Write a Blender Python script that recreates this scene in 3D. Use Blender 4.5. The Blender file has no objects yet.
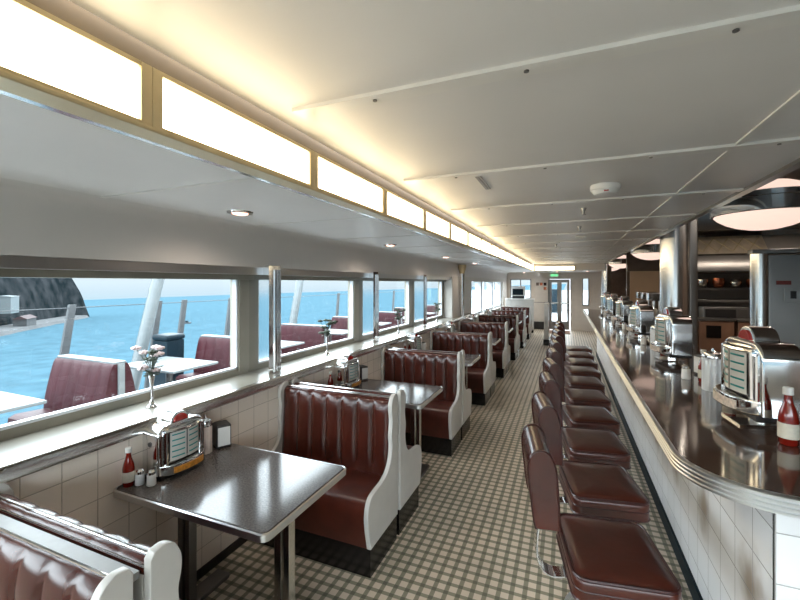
import bpy, bmesh, math, random
from mathutils import Vector, Matrix
random.seed(7)
SC = bpy.context.scene
C = SC.collection
PI = math.pi
ORD = ['first', 'second', 'third', 'fourth', 'fifth', 'sixth', 'seventh', 'eighth', 'ninth', 'tenth', 'eleventh',
       'twelfth', 'thirteenth', 'fourteenth', 'fifteenth', 'sixteenth', 'seventeenth', 'eighteenth', 'nineteenth', 'twentieth']

# ------------------------------------------------------------------ camera
H = 1.70
FPX, V0, YAW = 401.0, 283.0, math.radians(22.6)
cam_d = bpy.data.cameras.new('camera')
cam = bpy.data.objects.new('camera', cam_d); C.objects.link(cam)
cam.location = (0, 0, H)
cam.rotation_euler = (PI / 2, 0, YAW)
cam_d.sensor_width = 36; cam_d.lens = 36 * FPX / 800
cam_d.shift_y = -(300 - V0) / 800
cam_d.clip_start = 0.03; cam_d.clip_end = 9000
SC.camera = cam

# ------------------------------------------------------------------ materials
def nd(nt, t, **kw):
    n = nt.nodes.new(t)
    for k, v in kw.items():
        if hasattr(n, k): setattr(n, k, v)
        else: n.inputs[k].default_value = v
    return n

def setc(sock, c):
    sock.default_value = (c[0], c[1], c[2], 1)

def srgb(r, g, b):
    f = lambda v: (v / 255 / 12.92) if v / 255 <= 0.04045 else ((v / 255 + 0.055) / 1.055) ** 2.4
    return (f(r), f(g), f(b))

def mat(name, col, rough=0.5, metal=0.0, coat=0.0, noise=0.0, nscale=8.0, emit=None, estr=0.0, bump=0.0, bscale=60.0, rnoise=0.0, trans=0.0, spec=None, col2=None):
    m = bpy.data.materials.new(name); m.use_nodes = True
    nt = m.node_tree; b = nt.nodes['Principled BSDF']
    setc(b.inputs['Base Color'], col)
    b.inputs['Roughness'].default_value = rough
    b.inputs['Metallic'].default_value = metal
    b.inputs['Coat Weight'].default_value = coat
    b.inputs['Coat Roughness'].default_value = 0.06
    b.inputs['Transmission Weight'].default_value = trans
    if spec is not None: b.inputs['Specular IOR Level'].default_value = spec
    if emit:
        setc(b.inputs['Emission Color'], emit); b.inputs['Emission Strength'].default_value = estr
    tc = nd(nt, 'ShaderNodeTexCoord')
    nz = nd(nt, 'ShaderNodeTexNoise'); nz.inputs['Scale'].default_value = nscale; nz.inputs['Detail'].default_value = 5
    nt.links.new(tc.outputs['Object'], nz.inputs['Vector'])
    if noise > 0 or col2:
        mx = nd(nt, 'ShaderNodeMix', data_type='RGBA')
        c2 = col2 if col2 else tuple(max(0, c * (1 - noise)) for c in col)
        c1 = col if col2 else tuple(min(1, c * (1 + noise * 0.6)) for c in col)
        setc(mx.inputs[6], c2); setc(mx.inputs[7], c1)
        rp = nd(nt, 'ShaderNodeMapRange'); rp.inputs[1].default_value = 0.35; rp.inputs[2].default_value = 0.65
        nt.links.new(nz.outputs['Fac'], rp.inputs[0])
        nt.links.new(rp.outputs[0], mx.inputs[0]); nt.links.new(mx.outputs[2], b.inputs['Base Color'])
    if rnoise > 0:
        rr = nd(nt, 'ShaderNodeMapRange')
        rr.inputs[3].default_value = max(0.0, rough - rnoise); rr.inputs[4].default_value = rough + rnoise
        nt.links.new(nz.outputs['Fac'], rr.inputs[0]); nt.links.new(rr.outputs[0], b.inputs['Roughness'])
    if bump > 0:
        n2 = nd(nt, 'ShaderNodeTexNoise'); n2.inputs['Scale'].default_value = bscale; n2.inputs['Detail'].default_value = 3
        nt.links.new(tc.outputs['Object'], n2.inputs['Vector'])
        bp = nd(nt, 'ShaderNodeBump'); bp.inputs['Strength'].default_value = bump; bp.inputs['Distance'].default_value = 0.01
        nt.links.new(n2.outputs['Fac'], bp.inputs['Height']); nt.links.new(bp.outputs[0], b.inputs['Normal'])
    return m

def M_(nt, op, a, b=None):
    n = nt.nodes.new('ShaderNodeMath'); n.operation = op
    for i, v in enumerate((a, b)):
        if v is None: continue
        if isinstance(v, (int, float)): n.inputs[i].default_value = v
        else: nt.links.new(v, n.inputs[i])
    return n.outputs[0]

def tile_mat(name, axes, pitch, off, col, grout, rough=0.18, stains=None, gw=0.02):
    m = bpy.data.materials.new(name); m.use_nodes = True
    nt = m.node_tree; b = nt.nodes['Principled BSDF']
    tc = nd(nt, 'ShaderNodeTexCoord'); sp = nd(nt, 'ShaderNodeSeparateXYZ')
    nt.links.new(tc.outputs['Object'], sp.inputs[0])
    o = {'x': sp.outputs[0], 'y': sp.outputs[1], 'z': sp.outputs[2]}
    ms = []; cells = []
    for i, a in enumerate(axes):
        s = M_(nt, 'DIVIDE', M_(nt, 'SUBTRACT', o[a], off[i]), pitch)
        fr = M_(nt, 'FRACT', s); cells.append(M_(nt, 'FLOOR', s))
        d = M_(nt, 'MINIMUM', fr, M_(nt, 'SUBTRACT', 1.0, fr))
        ms.append(d)
    d = M_(nt, 'MINIMUM', ms[0], ms[1])
    g = M_(nt, 'GREATER_THAN', d, gw)
    wn = nd(nt, 'ShaderNodeTexWhiteNoise', noise_dimensions='2D')
    cb = nd(nt, 'ShaderNodeCombineXYZ'); nt.links.new(cells[0], cb.inputs[0]); nt.links.new(cells[1], cb.inputs[1])
    nt.links.new(cb.outputs[0], wn.inputs['Vector'])
    tint = nd(nt, 'ShaderNodeMix', data_type='RGBA')
    setc(tint.inputs[6], tuple(c * 0.93 for c in col)); setc(tint.inputs[7], col)
    nt.links.new(wn.outputs['Value'], tint.inputs[0])
    src = tint.outputs[2]
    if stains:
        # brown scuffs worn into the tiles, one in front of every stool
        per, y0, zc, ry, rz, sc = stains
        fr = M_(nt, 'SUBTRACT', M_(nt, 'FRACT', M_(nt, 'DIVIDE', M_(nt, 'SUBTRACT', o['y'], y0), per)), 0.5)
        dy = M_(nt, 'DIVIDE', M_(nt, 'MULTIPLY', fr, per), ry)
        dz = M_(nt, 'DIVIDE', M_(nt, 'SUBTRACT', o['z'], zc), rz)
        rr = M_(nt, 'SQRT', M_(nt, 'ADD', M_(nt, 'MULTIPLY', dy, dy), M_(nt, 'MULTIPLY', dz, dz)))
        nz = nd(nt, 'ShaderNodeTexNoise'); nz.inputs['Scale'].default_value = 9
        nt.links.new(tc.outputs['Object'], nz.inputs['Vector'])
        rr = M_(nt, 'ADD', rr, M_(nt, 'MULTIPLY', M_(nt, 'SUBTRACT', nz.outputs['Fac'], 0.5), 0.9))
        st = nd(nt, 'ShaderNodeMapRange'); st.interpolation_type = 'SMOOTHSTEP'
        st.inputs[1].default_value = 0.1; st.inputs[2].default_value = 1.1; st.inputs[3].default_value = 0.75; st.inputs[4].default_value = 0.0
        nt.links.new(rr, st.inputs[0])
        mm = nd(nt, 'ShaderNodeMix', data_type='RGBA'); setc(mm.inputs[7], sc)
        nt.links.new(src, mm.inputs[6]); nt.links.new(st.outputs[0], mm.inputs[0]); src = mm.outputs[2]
    mx = nd(nt, 'ShaderNodeMix', data_type='RGBA')
    setc(mx.inputs[6], grout); nt.links.new(src, mx.inputs[7]); nt.links.new(g, mx.inputs[0])
    nt.links.new(mx.outputs[2], b.inputs['Base Color'])
    b.inputs['Roughness'].default_value = rough
    bp = nd(nt, 'ShaderNodeBump'); bp.inputs['Strength'].default_value = 0.4; bp.inputs['Distance'].default_value = 0.003
    mr = nd(nt, 'ShaderNodeMapRange'); mr.inputs[1].default_value = 0; mr.inputs[2].default_value = gw * 2
    nt.links.new(d, mr.inputs[0]); nt.links.new(mr.outputs[0], bp.inputs['Height']); nt.links.new(bp.outputs[0], b.inputs['Normal'])
    return m

def floor_mat():
    m = bpy.data.materials.new('gingham_floor_tile'); m.use_nodes = True
    nt = m.node_tree; b = nt.nodes['Principled BSDF']
    tc = nd(nt, 'ShaderNodeTexCoord'); sp = nd(nt, 'ShaderNodeSeparateXYZ')
    nt.links.new(tc.outputs['Object'], sp.inputs[0])
    p = FLOOR_P
    fx = M_(nt, 'FRACT', M_(nt, 'DIVIDE', sp.outputs[0], p)); fy = M_(nt, 'FRACT', M_(nt, 'DIVIDE', sp.outputs[1], p))
    a = M_(nt, 'LESS_THAN', fx, 0.63); c = M_(nt, 'LESS_THAN', fy, 0.63)
    s = M_(nt, 'ADD', a, c)
    nz = nd(nt, 'ShaderNodeTexNoise'); nz.inputs['Scale'].default_value = 3.0; nt.links.new(tc.outputs['Object'], nz.inputs['Vector'])
    m1 = nd(nt, 'ShaderNodeMix', data_type='RGBA'); setc(m1.inputs[6], srgb(112, 110, 94)); setc(m1.inputs[7], srgb(152, 146, 126))
    nt.links.new(s, m1.inputs[0])
    m2 = nd(nt, 'ShaderNodeMix', data_type='RGBA'); setc(m2.inputs[7], srgb(232, 216, 198))
    nt.links.new(m1.outputs[2], m2.inputs[6]); nt.links.new(M_(nt, 'SUBTRACT', s, 1.0), m2.inputs[0]); m2.clamp_factor = True
    m3 = nd(nt, 'ShaderNodeMix', data_type='RGBA', blend_type='MULTIPLY'); m3.inputs[0].default_value = 0.35
    nt.links.new(m2.outputs[2], m3.inputs[6]); nt.links.new(nz.outputs['Fac'], m3.inputs[7])
    nt.links.new(m3.outputs[2], b.inputs['Base Color'])
    b.inputs['Roughness'].default_value = 0.42
    return m
FLOOR_P = 0.067

def glass_pane_mat(name, tint, refl):
    m = bpy.data.materials.new(name); m.use_nodes = True
    nt = m.node_tree; nt.nodes.clear()
    o = nd(nt, 'ShaderNodeOutputMaterial'); t = nd(nt, 'ShaderNodeBsdfTransparent'); g = nd(nt, 'ShaderNodeBsdfGlossy')
    setc(t.inputs[0], tint); g.inputs['Roughness'].default_value = 0.01
    f = nd(nt, 'ShaderNodeLayerWeight'); f.inputs[0].default_value = 0.5
    k = M_(nt, 'ADD', 0.02, M_(nt, 'MULTIPLY', M_(nt, 'POWER', f.outputs['Facing'], 5.0), refl))
    x = nd(nt, 'ShaderNodeMixShader'); nt.links.new(k, x.inputs[0]); nt.links.new(t.outputs[0], x.inputs[1]); nt.links.new(g.outputs[0], x.inputs[2])
    nt.links.new(x.outputs[0], o.inputs[0])
    return m

def ribbed_mat(name, col, rough, n):
    m = mat(name, col, rough, 1.0)
    return m

MT = {}
MT['chrome'] = mat('chrome', (0.80, 0.80, 0.80), 0.09, 1.0)
MT['chrome_soft'] = mat('polished_metal', (0.72, 0.71, 0.69), 0.2, 1.0, rnoise=0.08, nscale=3)
MT['plain_panel'] = mat('grey_hood_fascia', srgb(150, 144, 138), 0.4, 0.2, noise=0.08)
MT['quilt'] = mat('quilted_steel', (0.75, 0.65, 0.52), 0.45, 0.7, noise=0.2, nscale=6)
MT['recess'] = mat('recess_shade_brown', srgb(128, 108, 78), 0.5, noise=0.06)  # darkened gold: shade of the gap above the light boxes put into the colour
MT['pillar'] = mat('satin_chrome', (0.9, 0.9, 0.9), 0.24, 1.0)
MT['steel'] = mat('brushed_steel', (0.30, 0.29, 0.28), 0.34, 1.0, rnoise=0.08, nscale=4)
MT['steel_dark'] = mat('dark_steel', (0.22, 0.21, 0.2), 0.4, 1.0, rnoise=0.1, nscale=4)
MT['alu'] = mat('aluminium_edge', (0.66, 0.67, 0.68), 0.28, 1.0)
MT['vinyl'] = mat('maroon_vinyl', srgb(68, 27, 18), 0.27, 0, 0.15, noise=0.28, nscale=5, bump=0.05, bscale=26)
MT['vinyl_seat'] = mat('maroon_seat_vinyl', srgb(72, 30, 20), 0.32, 0, 0.1, noise=0.3, nscale=6, bump=0.06, bscale=30)
MT['vinyl_piping'] = mat('dark_piping', srgb(52, 18, 16), 0.3, 0, 0.3, noise=0.15)
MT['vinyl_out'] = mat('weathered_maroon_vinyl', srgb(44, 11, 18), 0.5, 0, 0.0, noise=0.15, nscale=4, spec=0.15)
MT['white_lam'] = mat('white_laminate', srgb(196, 192, 186), 0.3, noise=0.05)
MT['grey_board'] = mat('grey_board', srgb(140, 139, 137), 0.4, noise=0.08, nscale=20)
MT['black'] = mat('black_kick', srgb(17, 14, 14), 0.22, noise=0.2)
MT['dark'] = mat('dark_plastic', srgb(34, 32, 32), 0.4, noise=0.15)
MT['counter'] = mat('brown_stone_top', srgb(92, 72, 62), 0.10, 0, 0.5, nscale=140, col2=srgb(62, 48, 42))
MT['table'] = mat('grey_stone_top', srgb(96, 90, 87), 0.13, 0, 0.0, nscale=120, col2=srgb(66, 61, 60), spec=0.5)
MT['ceil'] = mat('ceiling_panel_grey', srgb(222, 218, 214), 0.42, noise=0.03, nscale=2)
MT['ceil_trim'] = mat('ceiling_seam_trim', srgb(222, 218, 212), 0.3, noise=0.03)
MT['soffit'] = mat('soffit_grey', srgb(218, 214, 210), 0.45, noise=0.03, nscale=2)
MT['sill'] = mat('sill_beige', srgb(126, 122, 112), 0.3, noise=0.06)
MT['frame_beige'] = mat('window_frame_beige', srgb(142, 137, 124), 0.4, noise=0.05)
MT['frame_white'] = mat('window_gasket_white', srgb(226, 230, 236), 0.35, noise=0.03)
MT['wall_white'] = mat('bulkhead_white', srgb(206, 200, 192), 0.4, noise=0.04)
MT['tan'] = mat('tan_panel', srgb(196, 166, 138), 0.5, noise=0.06, nscale=3)
MT['tan_dark'] = mat('brown_laminate', srgb(112, 84, 68), 0.3, noise=0.12)
MT['brown'] = mat('dark_brown_panel', srgb(94, 78, 68), 0.35, noise=0.15)
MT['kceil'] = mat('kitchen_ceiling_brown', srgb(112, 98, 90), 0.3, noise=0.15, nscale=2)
MT['gold'] = mat('brass_frame', srgb(205, 188, 150), 0.35, 0.35, noise=0.05)
MT['strip'] = mat('lit_diffuser', (1, 0.97, 0.9), 0.4, emit=(1.0, 0.82, 0.53), estr=3.7)
MT['pend'] = mat('lit_opal_glass', (0.5, 0.42, 0.38), 0.4, emit=(1.0, 0.72, 0.60), estr=0.48)
MT['down'] = mat('lit_downlight_lens', (1, 0.8, 0.7), 0.4, emit=(1.0, 0.5, 0.36), estr=1.5)
MT['glass'] = glass_pane_mat('window_glass', (0.93, 0.98, 0.99), 0.4)
MT['jar'] = mat('ribbed_glass', (0.82, 0.84, 0.86), 0.06, 0, 0.4, noise=0.05, spec=0.7)
MT['sugar'] = mat('sugar_in_glass', srgb(226, 208, 198), 0.12, 0, 0.6, noise=0.06, nscale=30)
MT['ketchup'] = mat('ketchup_red', srgb(124, 26, 16), 0.12, 0, 0.6, noise=0.12)
MT['label'] = mat('paper_label', srgb(214, 206, 190), 0.6, noise=0.08, nscale=60)
MT['white'] = mat('white_plastic', srgb(232, 230, 226), 0.35, noise=0.03)
MT['page'] = mat('title_page', srgb(206, 204, 198), 0.25, 0, 0.5, noise=0.04)
MT['teal'] = mat('teal_title_strip', srgb(20, 132, 128), 0.35, noise=0.05)
MT['orange'] = mat('amber_key_strip', srgb(206, 138, 52), 0.35, noise=0.3, nscale=70)
MT['ivory'] = mat('ivory_keys', srgb(214, 196, 180), 0.35, noise=0.25, nscale=90)
MT['red'] = mat('red_lens', srgb(160, 34, 28), 0.15, 0, 0.6, noise=0.1)
MT['petal'] = mat('pale_petal', srgb(226, 205, 205), 0.6, noise=0.15, nscale=30)
MT['leaf'] = mat('dark_leaf', srgb(58, 70, 52), 0.6, noise=0.3, nscale=30)
MT['deck'] = mat('deck_paint', srgb(160, 162, 164), 0.5, noise=0.1)
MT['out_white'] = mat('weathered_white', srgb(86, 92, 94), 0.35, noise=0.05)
MT['post'] = mat('painted_steel_post', srgb(50, 53, 56), 0.5, noise=0.08)
MT['bin'] = mat('teal_bin_plastic', srgb(10, 26, 34), 0.5, noise=0.12, spec=0.15)
MT['hill'] = mat('headland_scrub', srgb(42, 44, 46), 0.95, nscale=0.12, col2=srgb(18, 24, 26), spec=0.0, bump=0.6, bscale=0.2)
MT['quay'] = mat('quay_stone', srgb(46, 48, 50), 0.9, noise=0.3, nscale=0.4)
MT['barn'] = mat('red_shed_wall', srgb(46, 27, 28), 0.8, noise=0.2, nscale=0.3)
MT['mat'] = mat('brown_door_mat', srgb(112, 82, 62), 0.9, noise=0.2, nscale=40)
MT['green'] = mat('green_exit_panel', srgb(70, 160, 90), 0.4, emit=(0.2, 0.8, 0.35), estr=0.5)
MT['copper'] = mat('copper_sheet', srgb(200, 120, 90), 0.25, 0.9, noise=0.1)
MT['floor'] = floor_mat()
MT['tile_left'] = tile_mat('beige_wall_tile', 'yz', 0.14, (0.03, 0.02), srgb(248, 234, 220), srgb(190, 174, 158), gw=0.012)
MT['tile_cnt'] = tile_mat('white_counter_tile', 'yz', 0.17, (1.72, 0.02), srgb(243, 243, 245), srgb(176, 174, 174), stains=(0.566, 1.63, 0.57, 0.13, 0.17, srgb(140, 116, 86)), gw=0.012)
MT['tile_end'] = tile_mat('white_counter_end_tile', 'xz', 0.17, (0.64, 0.02), srgb(240, 240, 242), srgb(176, 174, 174), gw=0.012)
MT['tile_far'] = tile_mat('far_wall_tile', 'xz', 0.14, (0, 0.02), srgb(206, 186, 168), srgb(160, 144, 130), gw=0.012)

# ------------------------------------------------------------------ mesh helpers
class MB:
    def __init__(s): s.bm = bmesh.new(); s.mi = 0; s.wn = False
    def _f(s, vs):
        try:
            f = s.bm.faces.new(vs); f.material_index = s.mi; return f
        except ValueError: return None
    def box(s, x0, x1, y0, y1, z0, z1, bev=0.0, seg=2):
        n0 = set(s.bm.faces)
        v = [s.bm.verts.new((x, y, z)) for x in (x0, x1) for y in (y0, y1) for z in (z0, z1)]
        q = [(0, 1, 3, 2), (4, 6, 7, 5), (0, 4, 5, 1), (2, 3, 7, 6), (0, 2, 6, 4), (1, 5, 7, 3)]
        fs = [s._f([v[i] for i in f]) for f in q]
        if bev > 0:
            s.wn = True
            es = list({e for f in fs for e in f.edges})
            bmesh.ops.bevel(s.bm, geom=es, offset=bev, segments=seg, profile=0.5, affect='EDGES', clamp_overlap=True)
        return s
    def prism(s, pts, axis, a, b, bev=0.0, seg=2):
        # pts: closed 2D outline; axis the extrusion axis
        def P(u, v, w):
            return {'x': (w, u, v), 'y': (u, w, v), 'z': (u, v, w)}[axis]
        A = [s.bm.verts.new(P(u, v, a)) for u, v in pts]; B = [s.bm.verts.new(P(u, v, b)) for u, v in pts]
        n = len(pts)
        fs = [s._f(A), s._f(list(reversed(B)))]
        for i in range(n): fs.append(s._f([A[i], B[i], B[(i + 1) % n], A[(i + 1) % n]]))
        fs = [f for f in fs if f]
        bmesh.ops.recalc_face_normals(s.bm, faces=fs)
        if bev > 0:
            s.wn = True
            es = list({e for f in fs[:2] for e in f.edges})
            bmesh.ops.bevel(s.bm, geom=es, offset=bev, segments=seg, profile=0.5, affect='EDGES', clamp_overlap=True)
        return s
    def lathe(s, prof, seg=20, c=(0, 0, 0), ax='z', flute=0.0, nf=0):
        rings = []
        for r, z in prof:
            ring = []
            for i in range(seg):
                a = 2 * PI * i / seg
                rr = r * (1 + flute * math.cos(nf * a)) if nf else r
                p = (rr * math.cos(a), rr * math.sin(a), z)
                if ax == 'x': p = (p[2], p[0], p[1])
                if ax == 'y': p = (p[0], p[2], p[1])
                ring.append(s.bm.verts.new((c[0] + p[0], c[1] + p[1], c[2] + p[2])))
            rings.append(ring)
        fs = []
        for a, b in zip(rings, rings[1:]):
            for i in range(seg): fs.append(s._f([a[i], a[(i + 1) % seg], b[(i + 1) % seg], b[i]]))
        fs.append(s._f(list(reversed(rings[0])))); fs.append(s._f(rings[-1]))
        bmesh.ops.recalc_face_normals(s.bm, faces=[f for f in fs if f])
        return s
    def tube(s, path, r, seg=10, closed=False):
        path = [Vector(p) for p in path]; n = len(path); rings = []
        rs = r if isinstance(r, (list, tuple)) else [r] * n
        for i, p in enumerate(path):
            t = (path[min(i + 1, n - 1)] - path[max(i - 1, 0)]) if not closed else (path[(i + 1) % n] - path[i - 1])
            t.normalize()
            up = Vector((0, 0, 1)) if abs(t.z) < 0.95 else Vector((1, 0, 0))
            u = t.cross(up).normalized(); w = t.cross(u).normalized()
            rings.append([s.bm.verts.new(p + (u * math.cos(2 * PI * k / seg) + w * math.sin(2 * PI * k / seg)) * rs[i]) for k in range(seg)])
        fs = []
        pr = list(zip(rings, rings[1:])) + ([(rings[-1], rings[0])] if closed else [])
        for a, b in pr:
            for k in range(seg): fs.append(s._f([a[k], a[(k + 1) % seg], b[(k + 1) % seg], b[k]]))
        if not closed: fs += [s._f(list(reversed(rings[0]))), s._f(rings[-1])]
        bmesh.ops.recalc_face_normals(s.bm, faces=[f for f in fs if f])
        return s
    def sweep(s, path, prof, close_prof=True, closed=False):
        # path: 2D (x, y) polyline; prof: (outward offset, z); outward = right-hand side of travel
        n = len(path); rings = []
        for i, p in enumerate(path):
            def nrm(a, b):
                d = Vector((b[0] - a[0], b[1] - a[1])).normalized(); return Vector((d.y, -d.x))
            if i == 0: nn = nrm(path[0], path[1])
            elif i == n - 1: nn = nrm(path[-2], path[-1])
            else:
                a, b = nrm(path[i - 1], p), nrm(p, path[i + 1]); nn = (a + b); nn = nn / max(1e-6, nn.length_squared) * 2
            rings.append([s.bm.verts.new((p[0] + nn.x * o, p[1] + nn.y * o, z)) for o, z in prof])
        m = len(prof); fs = []
        for a, b in zip(rings, rings[1:]):
            for k in range(m if close_prof else m - 1):
                fs.append(s._f([a[k], b[k], b[(k + 1) % m], a[(k + 1) % m]]))
        if close_prof: fs += [s._f(rings[0]), s._f(list(reversed(rings[-1])))]
        bmesh.ops.recalc_face_normals(s.bm, faces=[f for f in fs if f])
        return s
    def blob(s, c, r, sub=1):
        if not isinstance(r, (tuple, list)): r = (r, r, r)
        mtx = Matrix.Translation(c) @ Matrix.Diagonal((r[0], r[1], r[2], 1))
        n0 = len(s.bm.faces)
        bmesh.ops.create_icosphere(s.bm, subdivisions=sub, radius=1, matrix=mtx)
        for f in list(s.bm.faces)[n0:]: f.material_index = s.mi
        return s
    def build(s, name, m, parent=None, smooth=35, loc=None, kind=None):
        me = bpy.data.meshes.new(name); s.bm.to_mesh(me); s.bm.free()
        for mm in (m if isinstance(m, (list, tuple)) else [m]): me.materials.append(mm)
        if smooth:
            for p in me.polygons: p.use_smooth = True
            me.set_sharp_from_angle(angle=math.radians(smooth))
        o = bpy.data.objects.new(name, me); C.objects.link(o)
        if s.wn and smooth:
            w_ = o.modifiers.new('weighted_normals', 'WEIGHTED_NORMAL'); w_.keep_sharp = True
        if parent is not None: o.parent = parent
        if loc is not None: o.location = loc
        if kind: o['kind'] = kind
        return o

def box(name, m, x0, x1, y0, y1, z0, z1, parent=None, bev=0.0, kind=None):
    return MB().box(x0, x1, y0, y1, z0, z1, bev).build(name, m, parent, kind=kind)

def st(name, m, x0, x1, y0, y1, z0, z1, parent=None, bev=0.0):
    return box(name, m, x0, x1, y0, y1, z0, z1, parent, bev, None if parent else 'structure')

def tag(o, label, cat, group=None):
    o['label'] = label; o['category'] = cat
    if group: o['group'] = group
    return o

def thing(name, label, cat, loc=(0, 0, 0), rz=0, group=None):
    o = bpy.data.objects.new(name, None); C.objects.link(o)
    o.empty_display_size = 0.1; o.location = loc; o.rotation_euler = (0, 0, rz)
    return tag(o, label, cat, group)

def copy_tree(o, parent=None):
    c = o.copy(); C.objects.link(c)
    if parent is not None:
        c.parent = parent
    for ch in list(o.children): copy_tree(ch, c)
    return c

def dup(o, loc, rz, label, group=None):
    c = copy_tree(o); c.location = loc; c.rotation_euler = (0, 0, rz); c['label'] = label
    if group: c['group'] = group
    return c

def smooth_path(pts, n=5, closed=False):
    out = []; L = len(pts)
    g = lambda i: pts[i % L] if closed else pts[max(0, min(L - 1, i))]
    for i in range(L if closed else L - 1):
        p0, p1, p2, p3 = (Vector(g(i + k)) for k in (-1, 0, 1, 2))
        for k in range(n):
            t = k / n
            out.append(tuple(0.5 * ((2 * p1) + (p2 - p0) * t + (2 * p0 - 5 * p1 + 4 * p2 - p3) * t * t + (3 * p1 - p0 - 3 * p2 + p3) * t ** 3)))
    if not closed: out.append(tuple(pts[-1]))
    return out

# ------------------------------------------------------------------ layout numbers
XW = -1.96           # tiled wall face
XG = -2.30           # window glass
BAY = 1.755
Y0 = 0.71            # centre of the nearest pair of benches
CEIL, LOW = 2.28, 2.10
XL = -0.944          # light strip face
XO = 1.015           # edge of the dining ceiling over the counter
YF = 15.6            # far wall
YB = -2.2            # wall behind the camera
XK = 3.4             # kitchen outer wall
yc = lambda k: Y0 + BAY * k

# ------------------------------------------------------------------ setting
st('floor', MT['floor'], -2.3, XK, YB, YF + 0.1, -0.1, 0.0)
st('ceiling', MT['ceil'], XL, XO, YB, YF, CEIL, CEIL + 0.06)
st('ceiling_lower', MT['ceil'], -2.06, XL - 0.035, YB, YF, LOW, LOW + 0.02)
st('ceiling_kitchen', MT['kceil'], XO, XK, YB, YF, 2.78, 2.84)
st('wall_left', MT['tile_left'], XW - 0.4, XW, YB, 9.3, 0.0, 0.965)
st('wall_back', MT['wall_white'], -2.35, XK, YB - 0.1, YB, 0, 0.6)
st('wall_back_head', MT['wall_white'], -2.35, XK, YB - 0.1, YB, 2.25, 2.85)
for i in range(4):  # unseen glazing behind the camera, added to let in fill light from the sky
    a = -2.35 + 1.44 * i
    w = MB().box(a, a + 0.05, YB - 0.08, YB, 0.6, 2.25).box(a + 1.39, a + 1.44, YB - 0.08, YB, 0.6, 2.25).build('window_%d' % (10 + i), MT['frame_white'], kind='structure')
    box('glass_pane', MT['glass'], a + 0.05, a + 1.39, YB - 0.05, YB - 0.045, 0.6, 2.25, w)
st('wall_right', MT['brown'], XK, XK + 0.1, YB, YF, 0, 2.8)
# gingham skirting under the tables
st('baseboard_left', MT['dark'], XW, XW + 0.012, YB, 9.3, 0.0, 0.05)
# soffit: a softly curved grey panel between the lower ceiling and the window head
prof = smooth_path([(-2.10, 1.815), (-2.105, 1.90), (-2.10, 1.98), (-2.085, 2.05), (-2.05, 2.085), (-1.98, 2.10)], 4)
MB().prism(prof + [(-1.98, 2.13), (-2.35, 2.13), (-2.35, 1.815)], 'y', YB, YF).build('wall_soffit', MT['soffit'], kind='structure')
# polished strip and rail under the soffit
st('trim_1', MT['alu'], -2.34, -2.115, YB, 9.2, 1.762, 1.816)
st('trim_2', MT['frame_beige'], -2.34, -2.20, YB, 9.2, 1.725, 1.762)
# sill
st('trim_3', MT['sill'], -2.345, -1.945, YB, 9.3, 0.965, 1.015)
MB().prism([(-1.945, 0.955), (-1.93, 0.955), (-1.925, 0.962), (-1.925, 1.012), (-1.93, 1.02), (-1.96, 1.02), (-1.96, 1.015), (-1.945, 1.015)], 'y', YB, 9.3).build('trim_4', MT['chrome_soft'], kind='structure')
st('trim_5', MT['frame_beige'], -2.345, -2.26, YB, 9.3, 1.015, 1.06)

# window piers between the bays and the windows
for n, k in enumerate(range(-1, 5)):
    y = yc(k)
    if k < 4:
        st('trim_%d' % (10 + n), MT['chrome'], -2.34, -2.06, y - 0.07, y + 0.06, 1.0, 1.83)
        m = MB()
        for q in (-0.03, 0.0, 0.03): m.tube([(-2.056, y + q + 0.02, 1.02), (-2.056, y + q + 0.02, 1.80)], 0.008, 8)
        m.build('trim_%d' % (20 + n), MT['chrome'], kind='structure')
    a, b = yc(k) + 0.06, yc(k + 1) - 0.07
    if k == 4: break
    fr = MB()
    J = 0.10
    fr.box(-2.34, -2.25, a, a + 0.05, 1.04, 1.74).box(-2.34, -2.25, b - J, b, 1.04, 1.74)
    w = fr.build('window_%d' % (n + 1), MT['frame_beige'], kind='structure')
    g = MB()
    g.box(-2.30, -2.262, a + 0.05, b - J, 1.055, 1.075).box(-2.30, -2.262, b - J - 0.018, b - J, 1.06, 1.725)
    g.build('window_frame', MT['frame_white'], w)
    box('glass_pane', MT['glass'], -2.29, -2.285, a + 0.05, b - J, 1.06, 1.73, w)
# solid wall panel after the fourth bay, then the far windows
st('wall_pier', MT['wall_white'], -2.34, -2.08, 7.66, 9.35, 0.9, 1.83)
st('wall_left_far', MT['wall_white'], -2.36, XW - 0.1, 9.3, YF, 0.0, 0.88)
st('wall_left_head', MT['wall_white'], -2.36, -2.10, 9.2, YF, 1.735, 1.83)
fy = [9.35, 11.1, 12.85, 14.6]
for i in range(3):
    a, b = fy[i], fy[i + 1]
    w = MB().box(-2.34, -2.18, a, a + 0.08, 0.88, 1.74).box(-2.34, -2.18, b - 0.08, b, 0.88, 1.74).box(-2.34, -2.2, a, b, 0.88, 0.93).build('window_%d' % (6 + i), MT['frame_white'], kind='structure')
    box('glass_pane', MT['glass'], -2.30, -2.295, a + 0.08, b - 0.08, 0.93, 1.735, w)
    box('glazing_bar', MT['frame_white'], -2.31, -2.27, (a + b) / 2 - 0.025, (a + b) / 2 + 0.025, 0.93, 1.735, w)
st('wall_corner', MT['wall_white'], -2.36, -2.1, 14.6, YF, 0.88, 1.75)

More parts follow.
